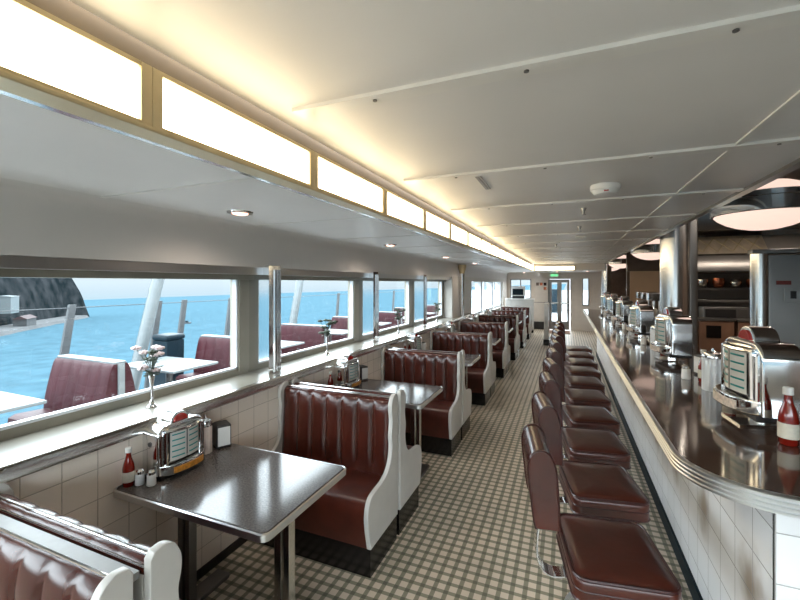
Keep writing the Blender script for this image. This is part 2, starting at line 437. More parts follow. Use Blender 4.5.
# ceiling seams
for i in range(14):
    y = 1.12 + 0.985 * i
    m = MB().box(XL + 0.10, XO, y - 0.03, y + 0.03, CEIL - 0.012, CEIL + 0.01, 0.002)
    m.build('trim_%d' % (40 + i), MT['ceil_trim'], kind='structure')
    m = MB()
    for q in range(4):
        x = -0.55 + q * 0.45
        m.lathe([(0.007, -0.004), (0.007, 0.0)], 8, (x, y - 0.0, CEIL - 0.012))
    m.build('screw', MT['steel_dark'], bpy.data.objects['trim_%d' % (40 + i)])
    st('trim_%d' % (60 + i), MT['ceil_trim'], -2.0, XL - 0.06, y + 0.06, y + 0.085, LOW - 0.004, LOW + 0.01)
st('trim_80', MT['ceil_trim'], 0.645, 0.665, YB, YF, CEIL - 0.007, CEIL + 0.01)
# edge of the ceiling over the counter
MB().prism([(XO - 0.02, CEIL - 0.02), (XO + 0.03, CEIL - 0.02), (XO + 0.03, CEIL + 0.02), (XO + 0.06, CEIL + 0.03), (XO + 0.06, 2.80), (XO, 2.80), (XO, CEIL), (XO - 0.02, CEIL)], 'y', YB, YF).build('trim_81', MT['steel'], kind='structure')
st('trim_82', MT['ceil_trim'], -2.06, -2.04, YB, YF, LOW - 0.012, LOW)

# ------------------------------------------------------------------ light strip
m = MB().box(XL - 0.05, XL + 0.018, YB, 12.95, LOW - 0.034, LOW - 0.021, 0.003)
m.build('trim_90', MT['gold'], kind='structure')
st('trim_91', MT['recess'], XL - 0.06, XL - 0.03, YB, 12.95, LOW, CEIL + 0.05)
st('trim_92', MT['chrome_soft'], XL - 0.10, XL - 0.05, YB, 12.95, LOW - 0.022, LOW + 0.01)
for i in range(-4, 18):
    a = 0.672 + 0.68 * i
    lab = 'glowing white light box panel over the booths, ' + ('%s from the near end' % ORD[i] if i >= 0 else 'behind the camera')
    p = thing('light_panel', lab, 'light', (XL, a + 0.34, LOW - 0.021), 0, 'light box panels above the booths')
    b = 0.312
    MB().box(-0.03, 0.0, -b, b, 0.010, 0.138).build('diffuser', MT['strip'], p)
    f = MB()
    f.box(-0.03, 0.010, -0.34, -b, 0.0, 0.15, 0.003).box(-0.03, 0.010, b, 0.34, 0.0, 0.15, 0.003)
    f.box(-0.03, 0.008, -b, b, 0.0, 0.010).box(-0.03, 0.008, -b, b, 0.138, 0.15)
    f.build('frame', MT['gold'], p)
# across the far end
p = thing('light_panel', 'glowing light box panel running across the ceiling before the far doors', 'light', (-0.3, 12.97, LOW - 0.021), 0, 'light box panels above the booths')
MB().box(-0.6, 0.5, -0.02, 0.0, 0.012, 0.118).build('diffuser', MT['strip'], p)
MB().box(-0.64, 0.54, -0.03, 0.012, 0.0, 0.012).box(-0.64, 0.54, -0.03, 0.012, 0.118, 0.13).box(-0.64, -0.6, -0.03, 0.012, 0.012, 0.118).box(0.5, 0.54, -0.03, 0.012, 0.012, 0.118).build('frame', MT['gold'], p)
st('ceiling_end', MT['ceil'], XL, XO, 12.98, YF, LOW - 0.02, CEIL)

# ------------------------------------------------------------------ far wall
st('wall_far', MT['wall_white'], -2.36, -1.98, YF, YF + 0.1, 0, 2.3)
st('wall_far_low', MT['wall_white'], -1.98, -1.22, YF, YF + 0.1, 0, 1.12)
st('wall_far_head', MT['wall_white'], -1.98, 0.12, YF, YF + 0.1, 1.85, 2.3)
st('wall_far_panel', MT['wall_white'], -1.22, -0.62, YF, YF + 0.1, 0, 1.85)
st('wall_far_right', MT['wall_white'], 0.12, 0.50, YF, YF + 0.1, 0, 2.3)
st('wall_far_side', MT['wall_white'], 0.72, 1.15, YF, YF + 0.1, 0, 2.3)
st('wall_far_sill', MT['wall_white'], 0.50, 0.72, YF, YF + 0.1, 0, 0.9)
st('wall_far_lintel', MT['wall_white'], 0.50, 0.72, YF, YF + 0.1, 1.85, 2.3)
w = MB().box(0.50, 0.53, YF - 0.02, YF + 0.05, 0.9, 1.85).box(0.69, 0.72, YF - 0.02, YF + 0.05, 0.9, 1.85).box(0.53, 0.69, YF - 0.02, YF + 0.05, 0.9, 0.94).build('window_14', MT['steel'], kind='structure')
box('glass_pane', MT['glass'], 0.53, 0.69, YF + 0.02, YF + 0.025, 0.94, 1.85, w)
# open deck and white bulwark beyond the far doors
st('exterior_foredeck', MT['deck'], -6.1, 5, YF + 0.12, 26, -0.06, 0.0)
st('exterior_bulwark', MT['deck'], -6.1, 5, 26, 26.15, -0.06, 1.25)
st('exterior_locker', MT['bin'], -1.0, -0.3, 24.5, 25.2, 0.0, 1.35)
st('wall_far_kitchen', MT['brown'], 1.15, XK, YF, YF + 0.1, 0, 2.8)
w = MB().box(-1.98, -1.22, YF, YF + 0.05, 1.12, 1.16).box(-1.98, -1.22, YF, YF + 0.05, 1.81, 1.85).box(-1.98, -1.94, YF, YF + 0.05, 1.16, 1.81).box(-1.26, -1.22, YF, YF + 0.05, 1.16, 1.81).box(-1.62, -1.58, YF, YF + 0.05, 1.16, 1.81).build('window_9', MT['steel'], kind='structure')
box('glass_pane', MT['glass'], -1.94, -1.26, YF + 0.02, YF + 0.025, 1.16, 1.81, w)
for i, (a, b) in enumerate(((-0.58, -0.25), (-0.25, 0.08))):
    d = MB().box(a, a + 0.075, YF - 0.04, YF, 0.02, 1.82).box(b - 0.075, b, YF - 0.04, YF, 0.02, 1.82).box(a + 0.075, b - 0.075, YF - 0.04, YF, 0.02, 0.32).box(a + 0.075, b - 0.075, YF - 0.04, YF, 1.72, 1.82).build('door_%d' % (i + 1), MT['steel'], kind='structure')
    box('glass_pane', MT['glass'], a + 0.075, b - 0.075, YF - 0.025, YF - 0.02, 0.32, 1.72, d)
    box('push_bar', MT['chrome'], a + 0.03, b - 0.03, YF - 0.07, YF - 0.045, 0.95, 1.0, d)
st('trim_93', MT['dark'], -1.22, -0.64, YF - 0.012, YF, 0.0, 0.28)
st('trim_94', MT['steel_dark'], -0.64, -0.58, YF - 0.05, YF, 0.0, 1.85)
st('trim_95', MT['steel_dark'], -1.22, -0.64, YF - 0.012, YF, 0.98, 1.0)
e = thing('exit_sign', 'small green lit sign above the far double doors', 'sign', (-0.42, YF - 0.05, 1.92))
MB().box(-0.15, 0.15, -0.02, 0.05, 0, 0.12, 0.006).build('housing', MT['white'], e)
MB().box(-0.13, 0.13, -0.024, -0.02, 0.015, 0.105).build('sign_face', MT['green'], e)
MB().box(-0.45, 0.45, -0.35, 0.35, 0.0, 0.012, 0.004)
tag(MB().box(-0.62, 0.1, -0.5, 0.45, 0.0, 0.014, 0.004).build('door_mat', MT['mat'], loc=(0, 14.9, 0)), 'brown mat on the floor before the far double doors', 'mat')
# notices on the white panel
for i, (x, z, c) in enumerate(((-1.0, 1.66, 'brown'), (-0.87, 1.66, 'copper'), (-0.74, 1.66, 'barn'), (-0.74, 1.5, 'copper'))):
    tag(MB().box(-0.05, 0.05, -0.006, 0, -0.055, 0.055, 0.002).build('wall_notice', MT[c], loc=(x, YF, z)),
        'small brown notice on the white far panel, %s' % ['first of the upper three from the window', 'middle of the upper three', 'last of the upper three, nearest the doors', 'reddish one below the others'][i], 'notice', 'notices on the far panel')

# half wall beyond the last booth
hw = thing('half_wall', 'white waist-high partition behind the last booth', 'partition', (-1.5, 14.35, 0))
MB().box(-0.48, 0.46, -0.05, 0.05, 0.1, 1.13, 0.01).build('panel', MT['white_lam'], hw)
MB().box(-0.5, 0.48, -0.07, 0.07, 1.13, 1.17, 0.008).build('cap_rail', MT['white'], hw)
MB().box(-0.47, 0.45, -0.04, 0.04, 0.0, 0.1).build('kick', MT['black'], hw)
mon = thing('till_monitor', 'boxy white and dark monitor on the half wall before the far window', 'monitor', (-1.55, 14.35, 1.17))
MB().box(-0.2, 0.2, -0.06, 0.06, 0.0, 0.09, 0.01).build('stand', MT['dark'], mon)
MB().box(-0.22, 0.22, -0.12, 0.14, 0.09, 0.42, 0.02).build('casing', MT['white'], mon)
MB().box(-0.18, 0.18, -0.125, -0.119, 0.12, 0.33).build('screen', MT['bin'], mon)
dv = thing('divider_post', 'narrow white divider post with black foot standing in the aisle past the stools', 'divider', (-0.52, 11.9, 0))
MB().box(-0.055, 0.055, -0.3, 0.3, 0.16, 1.14, 0.01).build('panel', MT['white_lam'], dv)
MB().box(-0.075, 0.075, -0.32, 0.32, 0, 0.16, 0.006).build('foot', MT['black'], dv)

# slim chrome pole by the window pier
pl = thing('chrome_pole', 'slim chrome pole with flared cap standing on the sill by the solid window pier', 'pole', (-2.0, 8.15, 1.0155))
MB().lathe([(0.045, 0), (0.045, 0.98)], 20).build('shaft', MT['chrome'], pl)
MB().lathe([(0.05, 0.88), (0.058, 0.92), (0.075, 0.97), (0.085, 1.02), (0.085, 1.06)], 20).build('cap', MT['gold'], pl)

# ------------------------------------------------------------------ ceiling fittings
DOWN_W, KIT_W = 7.0, 22.0
def lamp(loc, parent, watts, cone, col=(1.0, 0.86, 0.72)):
    l = bpy.data.lights.new('bulb', 'SPOT'); l.energy = watts; l.color = col
    l.spot_size = math.radians(cone); l.spot_blend = 1.0; l.shadow_soft_size = 0.06
    o = bpy.data.objects.new('bulb', l); C.objects.link(o); o.location = loc; o.parent = parent
    return o
for i, (x, y) in enumerate(((2.75, 5.6), (2.25, 5.7), (1.75, 5.6), (2.0, 8.6))):
    d = thing('kitchen_downlight', 'small glowing downlight in the dark kitchen ceiling, %s from the near end' % ORD[i], 'downlight', (x, y, 2.78), 0, 'kitchen downlights')
    MB().lathe([(0.045, -0.002), (0.052, -0.010), (0.068, -0.008), (0.072, 0.0)], 24).build('trim_ring', MT['chrome'], d)
    MB().lathe([(0.02, -0.018), (0.042, -0.012), (0.046, -0.002)], 20).build('lens', MT['down'], d)
    lamp((0, 0, -0.03), d, KIT_W, 165)
for i, y in enumerate((1.74, 3.82, 5.9, 7.98)):
    d = thing('downlight', 'round recessed downlight in the low ceiling over the booths, %s from the near end' % ORD[i], 'downlight', (-1.70, y, LOW), 0, 'downlights over the booths')
    MB().lathe([(0.045, -0.002), (0.052, -0.010), (0.068, -0.008), (0.072, 0.0)], 24).build('trim_ring', MT['chrome'], d)
    MB().lathe([(0.02, -0.018), (0.042, -0.012), (0.046, -0.002)], 20).build('lens', MT['down'], d)
    lamp((0, 0, -0.03), d, DOWN_W, 165)
for i, (x, y) in enumerate(((-0.3, 14.3), (-1.4, 14.9), (0.6, 14.0))):
    d = thing('entrance_downlight', 'small round downlight in the ceiling before the far doors, %s' % ['middle one', 'the one by the far window', 'the one at the counter side'][i], 'downlight', (x, y, LOW - 0.02), 0, 'downlights before the far doors')
    MB().lathe([(0.045, -0.002), (0.052, -0.010), (0.068, -0.008), (0.072, 0.0)], 24).build('trim_ring', MT['chrome'], d)
    MB().lathe([(0.02, -0.018), (0.042, -0.012), (0.046, -0.002)], 20).build('lens', MT['down'], d)
    lamp((0, 0, -0.03), d, 14.0, 168)
sd = thing('smoke_detector', 'round white smoke detector on the upper ceiling', 'detector', (0.21, 2.66, CEIL))
MB().lathe([(0.035, -0.062), (0.06, -0.055), (0.074, -0.035)], 28).build('sensor_head', MT['white'], sd)
MB().lathe([(0.074, -0.035), (0.08, -0.03), (0.082, -0.004), (0.078, 0)], 28).build('base', MT['white'], sd)
MB().box(-0.012, 0.012, -0.069, -0.055, -0.05, -0.04).build('indicator', MT['red'], sd)
tag(MB().box(-0.06, 0.06, -0.06, 0.06, -0.02, 0, 0.006).build('ceiling_sensor', MT['white'], loc=(0.16, 5.44, CEIL)), 'small square grey plate on the ceiling beyond the smoke detector', 'ceiling plate')
sv = thing('slot_vent', 'narrow slot vent in the upper ceiling near the light boxes', 'vent', (-0.45, 2.28, CEIL))
MB().box(-0.02, 0.02, -0.2, 0.2, -0.006, 0, 0.002).build('frame', MT['ceil_trim'], sv)
MB().box(-0.009, 0.009, -0.19, 0.19, -0.008, -0.005).build('slot', MT['steel'], sv)
for i, (x, y) in enumerate(((0.12, 3.41), (0.12, 4.5), (-0.15, 6.4))):
    s_ = thing('sprinkler', 'tiny sprinkler head hanging from the ceiling, %s beyond the smoke detector' % ORD[i], 'sprinkler', (x, y, CEIL), 0, 'ceiling sprinklers')
    MB().lathe([(0.006, -0.05), (0.008, -0.03), (0.02, -0.004), (0.02, 0)], 10).build('stem', MT['steel'], s_)
    MB().lathe([(0.018, -0.054), (0.018, -0.05)], 10).build('deflector', MT['steel'], s_)

# ------------------------------------------------------------------ booth bench (faces -y, local back plane y = 0)
BL = 0.455
def grid_cushion(path, x0, x1, nch, puff, rows=None):
    """Pleated padding: 'path' is the (y, z) section from the front bottom over the top; puffed outwards between the seams."""
    m = MB(); sub = 8; nx = nch * sub
    pv = [Vector(p) for p in path]; n = len(pv); nrm = []
    for i in range(n):
        t = pv[min(i + 1, n - 1)] - pv[max(i - 1, 0)]; t.normalize(); nrm.append(Vector((-t.y, t.x)))
    cols = []
    for j in range(nx + 1):
        u = (j % sub) / sub; e = math.sqrt(max(0.0, 1 - (2 * u - 1) ** 2)) if j % sub else 0.0
        x = x0 + (x1 - x0) * j / nx
        col = []
        for i, p in enumerate(pv):
            t = i / (n - 1); env = min(1.0, 6 * t, 1.0 if t < 0.5 else max(0.1, 1 - (t - 0.5) * 3.6))
            q = p + nrm[i] * puff * e * env
            col.append(m.bm.verts.new((x, q.x, q.y)))
        cols.append(col)
    fs = []
    for a, b in zip(cols, cols[1:]):
        for i in range(n - 1): fs.append(m._f([a[i], a[i + 1], b[i + 1], b[i]]))
        fs.append(m._f([a[n - 1], a[0], b[0], b[n - 1]]))
    fs += [m._f(cols[0]), m._f(list(reversed(cols[-1])))]
    bmesh.ops.recalc_face_normals(m.bm, faces=[f for f in fs if f])
    return m

def panel_outline():
    front = [(-0.028, 0.968), (-0.062, 0.972), (-0.092, 0.955), (-0.112, 0.915), (-0.113, 0.87), (-0.103, 0.82), (-0.108, 0.77),
             (-0.118, 0.72), (-0.108, 0.66), (-0.115, 0.60), (-0.14, 0.545), (-0.19, 0.505), (-0.26, 0.485), (-0.34, 0.478), (-0.405, 0.462), (-0.438, 0.42),
             (-0.448, 0.36), (-0.44, 0.29), (-0.425, 0.23), (-0.41, 0.17)]
    return [(-0.016, 0.17), (-0.016, 0.95)] + smooth_path(front, 4)

def make_bench(label, board=True):
    t = thing('booth_bench', label, 'bench', (0, 0, 0), 0, 'brown vinyl booth benches')
    box('kick', MT['black'], -BL + 0.01, BL - 0.01, -0.40, -0.015, 0.0, 0.17, t)
    seat = [(-0.06, 0.17), (-0.408, 0.17)] + smooth_path([(-0.418, 0.22), (-0.432, 0.30), (-0.44, 0.37), (-0.432, 0.42), (-0.395, 0.452), (-0.30, 0.462), (-0.18, 0.455), (-0.06, 0.445)], 4)
    MB().prism(seat, 'x', -BL + 0.03, BL - 0.03).build('seat', MT['vinyl_seat'], t, smooth=60)
    path = smooth_path([(-0.105, 0.44), (-0.098, 0.52), (-0.092, 0.62), (-0.086, 0.72), (-0.082, 0.81), (-0.082, 0.87), (-0.076, 0.915), (-0.058, 0.935), (-0.04, 0.938)], 3)
    path += [(-0.035, 0.90), (-0.035, 0.6), (-0.04, 0.44)] if board else [(-0.026, 0.934), (-0.018, 0.922), (-0.018, 0.90), (-0.036, 0.898), (-0.036, 0.6), (-0.04, 0.44)]
    gc = grid_cushion(path, -BL + 0.03, BL - 0.03, 7, 0.021)
    bk = gc.build('backrest', MT['vinyl'], t, smooth=50)
    MB().tube([(-BL + 0.03, -0.044, 0.943), (BL - 0.03, -0.044, 0.942)], 0.0045, 8).build('chrome_piping', MT['chrome'], bk)
    for s in (-1, 1):
        x = s * (BL - 0.015)
        p = MB().prism(panel_outline(), 'x', x - 0.015, x + 0.015, 0.006, 2).build('end_panel', MT['white_lam'], t, smooth=40)
    if board: box('top_board', MT['grey_board'], -BL + 0.03, BL - 0.03, -0.034, 0.018, 0.905, 0.925, t)
    else: MB().tube([(-BL + 0.03, -0.018, 0.928), (BL - 0.03, -0.018, 0.928)], 0.0035, 8).build('chrome_piping', MT['chrome'], bk)
    box('back_board', MT['white_lam'], -BL + 0.03, BL - 0.03, -0.036, -0.016, 0.17, 0.905, t)
    return t
XB = (XW + 0.012 + -1.03) / 2
proto = {}
for k in range(8):
    for s in (0, 1):
        row = ORD[k]
        lab = ('brown vinyl booth bench facing the camera, %s bench pair from the near end' if s == 0 else 'brown vinyl booth bench facing away from the camera, %s bench pair from the near end') % row
        loc = (XB, yc(k) + (0.0 if s == 0 else 0.012), 0)
        if s not in proto:
            proto[s] = make_bench(lab, s == 0); proto[s].location = loc; proto[s].rotation_euler = (0, 0, PI * s)
        else:
            b = dup(proto[s], loc, PI * s, lab)

# ------------------------------------------------------------------ tables
def make_table(label):
    t = thing('booth_table', label, 'table', (0, 0, 0), 0, 'grey booth tables')
    a, b, r = 0.445, 0.305, 0.03
    def rr(a, b, r):
        pts = []
        for cx, cy, a0 in ((a - r, b - r, 0), (-a + r, b - r, 90), (-a + r, -b + r, 180), (a - r, -b + r, 270)):
            for q in range(5):
                an = math.radians(a0 + 22.5 * q); pts.append((cx + r * math.cos(an), cy + r * math.sin(an)))
        return pts
    MB().prism(rr(a, b, r), 'z', 0.712, 0.742, 0.003, 1).build('tabletop', MT['table'], t)
    o_ = rr(a + 0.004, b + 0.004, r); 
    m = MB(); m.sweep(list(reversed(o_ + [o_[0]])), [(0.0, 0.708), (0.003, 0.712), (0.003, 0.736), (0.0, 0.740), (-0.006, 0.736), (-0.006, 0.708)]); m.build('edge_band', MT['alu'], t)
    for x in (-0.33, 0.30):
        m = MB().box(x - 0.045, x - 0.008, -0.028, 0.02, 0.03, 0.70, 0.004).box(x + 0.008, x + 0.04, -0.028, 0.02, 0.03, 0.70, 0.004)
        l = m.build('leg', MT['chrome_soft'] if x > 0 else MT['steel_dark'], t)
        MB().box(x - 0.05, x + 0.045, -0.24, 0.24, 0.0, 0.03, 0.008).build('foot', MT['steel_dark'], l)
        MB().box(x - 0.05, x + 0.045, -0.2, 0.2, 0.695, 0.712).build('mounting_plate', MT['steel_dark'], l)
    return t
TX = XW + 0.45
TY = lambda k: 1.52 + BAY * k
tproto = None
for k in range(-1, 7):
    lab = 'dark grey stone-topped booth table with metal edge, %s' % ('behind the camera' if k < 0 else ('%s from the near end' % ORD[k]))
    if k < 0: continue
    if tproto is None: tproto = make_table(lab); tproto.location = (TX, TY(k), 0)
    else: dup(tproto, (TX, TY(k), 0), 0, lab)

# ------------------------------------------------------------------ jukebox (front faces -y, local base z = 0)
def make_jukebox(label, big, group):
    t = thing('tabletop_jukebox', label, 'jukebox', (0, 0, 0), 0, group)
    w = 0.135
    # chrome shell: rounded shoulders seen from the front
    out = [(-w, 0.02), (-w, 0.19)] + [(-w + 0.055 - 0.055 * math.cos(a), 0.20 + 0.055 * math.sin(a)) for a in [PI / 2 * q / 6 for q in range(7)]]
    out += [(-x, z) for x, z in reversed(out)]
    MB().prism(out, 'y', -0.055, 0.06, 0.010, 3).build('body', MT['chrome'], t, smooth=40)
    MB().box(-w + 0.006, w - 0.006, -0.065, 0.055, 0.0, 0.022, 0.004).build('plinth', MT['dark'], t)
    # recessed dark window and two curved title pages
    MB().prism([(-0.088, 0.075), (0.088, 0.075), (0.088, 0.222), (-0.088, 0.222)], 'y', -0.064, -0.05, 0.003).build('window_surround', MT['dark'], t)
    for s in (-1, 1):
        m = MB(); n = 8; x0, x1 = (0.003 * s, 0.082 * s); NZ = 12
        vs = []
        for i in range(n + 1):
            x = x0 + (x1 - x0) * i / n; y = -0.068 - 0.020 * (1 - (x / 0.09) ** 2)
            vs.append([m.bm.verts.new((x, y, 0.078 + 0.140 * j / NZ)) for j in range(NZ + 1)])
        for i in range(n):
            for j in range(NZ):
                f = m._f([vs[i][j], vs[i + 1][j], vs[i + 1][j + 1], vs[i][j + 1]])
        # thickness behind
        bk = [[m.bm.verts.new((v.co.x, -0.06, v.co.z)) for v in (c[0], c[-1])] for c in vs]
        for i in range(n):
            m._f([vs[i][0], bk[i][0], bk[i + 1][0], vs[i + 1][0]]); m._f([vs[i][NZ], vs[i + 1][NZ], bk[i + 1][1], bk[i][1]])
        bmesh.ops.recalc_face_normals(m.bm, faces=m.bm.faces)
        pg = m.build('title_page', MT['page'], t, smooth=50)
        for q in range(5):
            z = 0.094 + q * 0.027; m2 = MB(); pts = []
            xa, xb = 0.012 * s, 0.074 * s
            pr = []
            for i in range(7):
                x = xa + (xb - xa) * i / 6; pr.append((x, -0.0695 - 0.020 * (1 - (x / 0.09) ** 2)))
            m2.prism(pr + [(x, y + 0.004) for x, y in reversed(pr)], 'z', z, z + 0.006)
            m2.build('title_strip', MT['teal'], pg)
    # glass cover frame: ribs either side and an arched top rail
    for s in (-1, 1):
        m = MB()
        m.tube([(s * 0.098, -0.062, 0.06), (s * 0.098, -0.064, 0.225)], 0.011, 10).tube([(s * 0.118, -0.058, 0.05), (s * 0.118, -0.058, 0.215)], 0.009, 10)
        m.build('pilaster', MT['chrome'], t)
    fr = [(x, -0.060 - 0.030 * (1 - (x / 0.1) ** 2)) for x in [-0.1 + 0.2 * i / 12 for i in range(13)]]
    MB().tube([(x, y, 0.226) for x, y in fr], 0.008, 8).build('top_rail', MT['chrome'], t)
    # bulging selector bar with keys
    pr = [(x, -0.062 - 0.055 * (1 - (abs(x) / 0.13) ** 3)) for x in [-0.13 + 0.26 * i / 14 for i in range(15)]]
    sb = MB().prism([(-0.13, -0.05)] + pr + [(0.13, -0.05)], 'z', 0.020, 0.068, 0.006, 2).build('selector_bar', MT['chrome'], t, smooth=40)
    pk = [(x, -0.065 - 0.055 * (1 - (abs(x) / 0.13) ** 3)) for x in [-0.085 + 0.17 * i / 10 for i in range(11)]]
    MB().prism(pk + [(x, y + 0.006) for x, y in reversed(pk)], 'z', 0.028, 0.056).build('key_strip', MT['ivory'] if big else MT['orange'], sb)
    # dome on the top with a red lens
    dm = [(-0.055, 0.25)] + [(-0.055 * math.cos(a), 0.25 + 0.052 * math.sin(a)) for a in [PI * q / 12 for q in range(1, 12)]] + [(0.055, 0.25)]
    d = MB().prism(dm, 'y', -0.04, 0.035, 0.006, 2).build('dome', MT['chrome'], t, smooth=40)
    lm = [(-0.038, 0.256)] + [(-0.038 * math.cos(a), 0.256 + 0.034 * math.sin(a)) for a in [PI * q / 10 for q in range(1, 10)]] + [(0.038, 0.256)]
    MB().prism(lm, 'y', -0.046, -0.036, 0.002).build('lens', MT['red'], d)
    MB().lathe([(0.012, 0), (0.012, 0.004)], 12, (-w - 0.003, 0.0, 0.17), 'x').build('coin_slot', MT['steel_dark'], t)
    if big:
        # low bracket under the unit
        MB().prism([(-0.07, -0.085), (0.07, -0.085), (0.04, 0.05), (-0.04, 0.05)], 'z', -0.0345, -0.028).lathe([(0.03, -0.032), (0.03, 0.003)], 14).build('bracket', MT['chrome'], t)
    return t

# small table-top things
def make_sugar(label, group, r=0.034, h=0.15, m_=None):
    t = thing('sugar_dispenser', label, 'sugar dispenser', (0, 0, 0), 0, group)
    MB().lathe([(r * 0.95, 0), (r, 0.006), (r, h * 0.92), (r * 0.88, h)], 48, flute=0.05, nf=12).build('jar', m_ or MT['sugar'], t, smooth=60)
    MB().lathe([(r * 1.03, h - 0.012), (r * 1.05, h), (r * 0.9, h + 0.016), (r * 0.35, h + 0.026), (r * 0.2, h + 0.026)], 24).build('lid', MT['chrome'], t)
    MB().lathe([(0.007, h + 0.02), (0.006, h + 0.042)], 10).build('spout', MT['chrome'], t)
    return t

def make_ketchup(label, group):
    t = thing('ketchup_bottle', label, 'bottle', (0, 0, 0), 0, group)
    MB().lathe([(0.026, 0), (0.030, 0.005), (0.031, 0.10), (0.027, 0.125), (0.016, 0.16), (0.0125, 0.18), (0.0125, 0.195)], 20).build('bottle', MT['ketchup'], t, smooth=60)
    MB().lathe([(0.016, 0.192), (0.0165, 0.194), (0.0165, 0.218), (0.014, 0.22)], 18).build('cap', MT['white'], t)
    MB().lathe([(0.0318, 0.028), (0.0318, 0.085)], 20).build('label', MT['label'], t)
    return t

def make_shaker(label, pepper, group):
    t = thing('pepper_shaker' if pepper else 'salt_shaker', label, 'shaker', (0, 0, 0), 0, group)
    MB().lathe([(0.020, 0), (0.023, 0.004), (0.021, 0.055), (0.018, 0.062)], 16).build('body', MT['jar'] if pepper else MT['white'], t)
    MB().lathe([(0.0195, 0.058), (0.020, 0.072), (0.012, 0.082), (0.004, 0.084)], 16).build('cap', MT['chrome'], t)
    return t

def make_napkins(label, group):
    t = thing('napkin_dispenser', label, 'napkin dispenser', (0, 0, 0), 0, group)
    MB().box(-0.042, 0.042, -0.05, 0.05, 0, 0.135, 0.012, 3).build('casing', MT['dark'], t)
    for s in (-1, 1):
        MB().box(-0.034, 0.034, min(s * 0.049, s * 0.054), max(s * 0.049, s * 0.054), 0.015, 0.122, 0.002).build('napkin_stack', MT['white'], t)
    return t

def make_vase(label, group):
    t = thing('bud_vase', label, 'vase', (0, 0, 0), 0, group)
    MB().lathe([(0.026, 0), (0.028, 0.006), (0.012, 0.02), (0.008, 0.05), (0.0095, 0.13), (0.016, 0.175), (0.013, 0.175)], 18).build('body', MT['chrome'], t, smooth=60)
    return t

def make_bouquet(label, group, pale):
    t = thing('flower_bouquet', label, 'flowers', (0, 0, 0), 0, group)
    rnd = random.Random(5)
    for i in range(14):
        a = 2.4 * i; sp = 0.02 + 0.065 * rnd.random(); hh = 0.02 + 0.14 * rnd.random()
        tip = Vector((sp * math.cos(a), sp * math.sin(a), hh))
        s_ = MB().tube([(0, 0, -0.06), (tip.x * 0.3, tip.y * 0.3, hh * 0.45), tuple(tip)], 0.0022, 5).build('stem', MT['leaf'], t)
        m = MB()
        for q in range(5):
            b = 2 * PI * q / 5
            m.blob((tip.x + 0.014 * math.cos(b), tip.y + 0.014 * math.sin(b), tip.z + 0.004), (0.014, 0.014, 0.010), 1)
        m.blob((tip.x, tip.y, tip.z + 0.008), 0.012, 1)
        m.build('blossom', MT['petal'] if (pale and i % 4 != 1) else MT['leaf'], s_, smooth=80)
        m = MB()
        for q in range(4):
            l = Vector((math.cos(a + q * 1.7), math.sin(a + q * 1.7), 0)) * (0.02 + 0.03 * rnd.random())
            c = Vector((l.x, l.y, hh * (0.1 + 0.25 * q)))
            m.prism([(c.x - 0.004, c.y - 0.012), (c.x + 0.004, c.y - 0.004), (c.x + 0.003, c.y + 0.013), (c.x - 0.005, c.y + 0.004)], 'z', c.z, c.z + 0.002)
        m.build('leaf_spray', MT['leaf'], s_)
    return t

first = {}
def put(key, maker, loc, rz, label, group, scale=1.0):
    if key not in first:
        o = maker(label, group); first[key] = o
        o.location = loc; o.rotation_euler = (0, 0, rz)
    else:
        o = dup(first[key], loc, rz, label, group)
    o.scale = (scale, scale, scale)
    return o
TZ = 0.742
for k in range(0, 6):
    y = TY(k); n = ORD[k]
    where = 'on the %s booth table' % n
    put('juke', lambda l, g: make_jukebox(l, False, g), (XW + 0.085, y - 0.05, TZ), PI / 2, 'chrome tabletop jukebox with amber key strip ' + where, 'jukeboxes on the booth tables')
    if k < 4:
        put('sug', make_sugar, (XW + 0.07, y + 0.15, TZ), 0, 'fluted glass sugar dispenser with chrome lid ' + where, 'sugar dispensers on the booth tables', 1.1)
        put('nap', make_napkins, (XW + 0.08, y + 0.26, TZ), PI / 2 - 0.5, 'black napkin dispenser with white napkins ' + where, 'napkin dispensers on the booth tables')
        put('ket', make_ketchup, (XW + 0.045, y - 0.262, TZ), 0, 'red ketchup bottle against the wall ' + where, 'ketchup bottles on the booth tables', 0.82)
        put('pep', lambda l, g: make_shaker(l, True, g), (XW + 0.085, y - 0.235, TZ), 0, 'glass pepper shaker beside the ketchup ' + where, 'pepper shakers on the booth tables', 0.9)
        put('sal', lambda l, g: make_shaker(l, False, g), (XW + 0.142, y - 0.218, TZ), 0, 'white salt shaker beside the jukebox ' + where, 'salt shakers on the booth tables', 0.9)
for k in range(0, 4):
    y = 1.52 + BAY * k
    put('vase', make_vase, (-2.12, y, 1.015), 0, 'slim bud vase on the window sill behind the %s booth table' % ORD[k], 'bud vases on the window sill')
    put('bq0' if k == 0 else 'bq', (lambda l, g: make_bouquet(l, g, True)) if k == 0 else (lambda l, g: make_bouquet(l, g, False)), (-2.12, y, 1.185), 0.7 * k,
        ('pale pink flowers in the bud vase by the nearest window' if k == 0 else 'dark flower sprig in the bud vase behind the %s booth table' % ORD[k]), 'flowers in the bud vases')

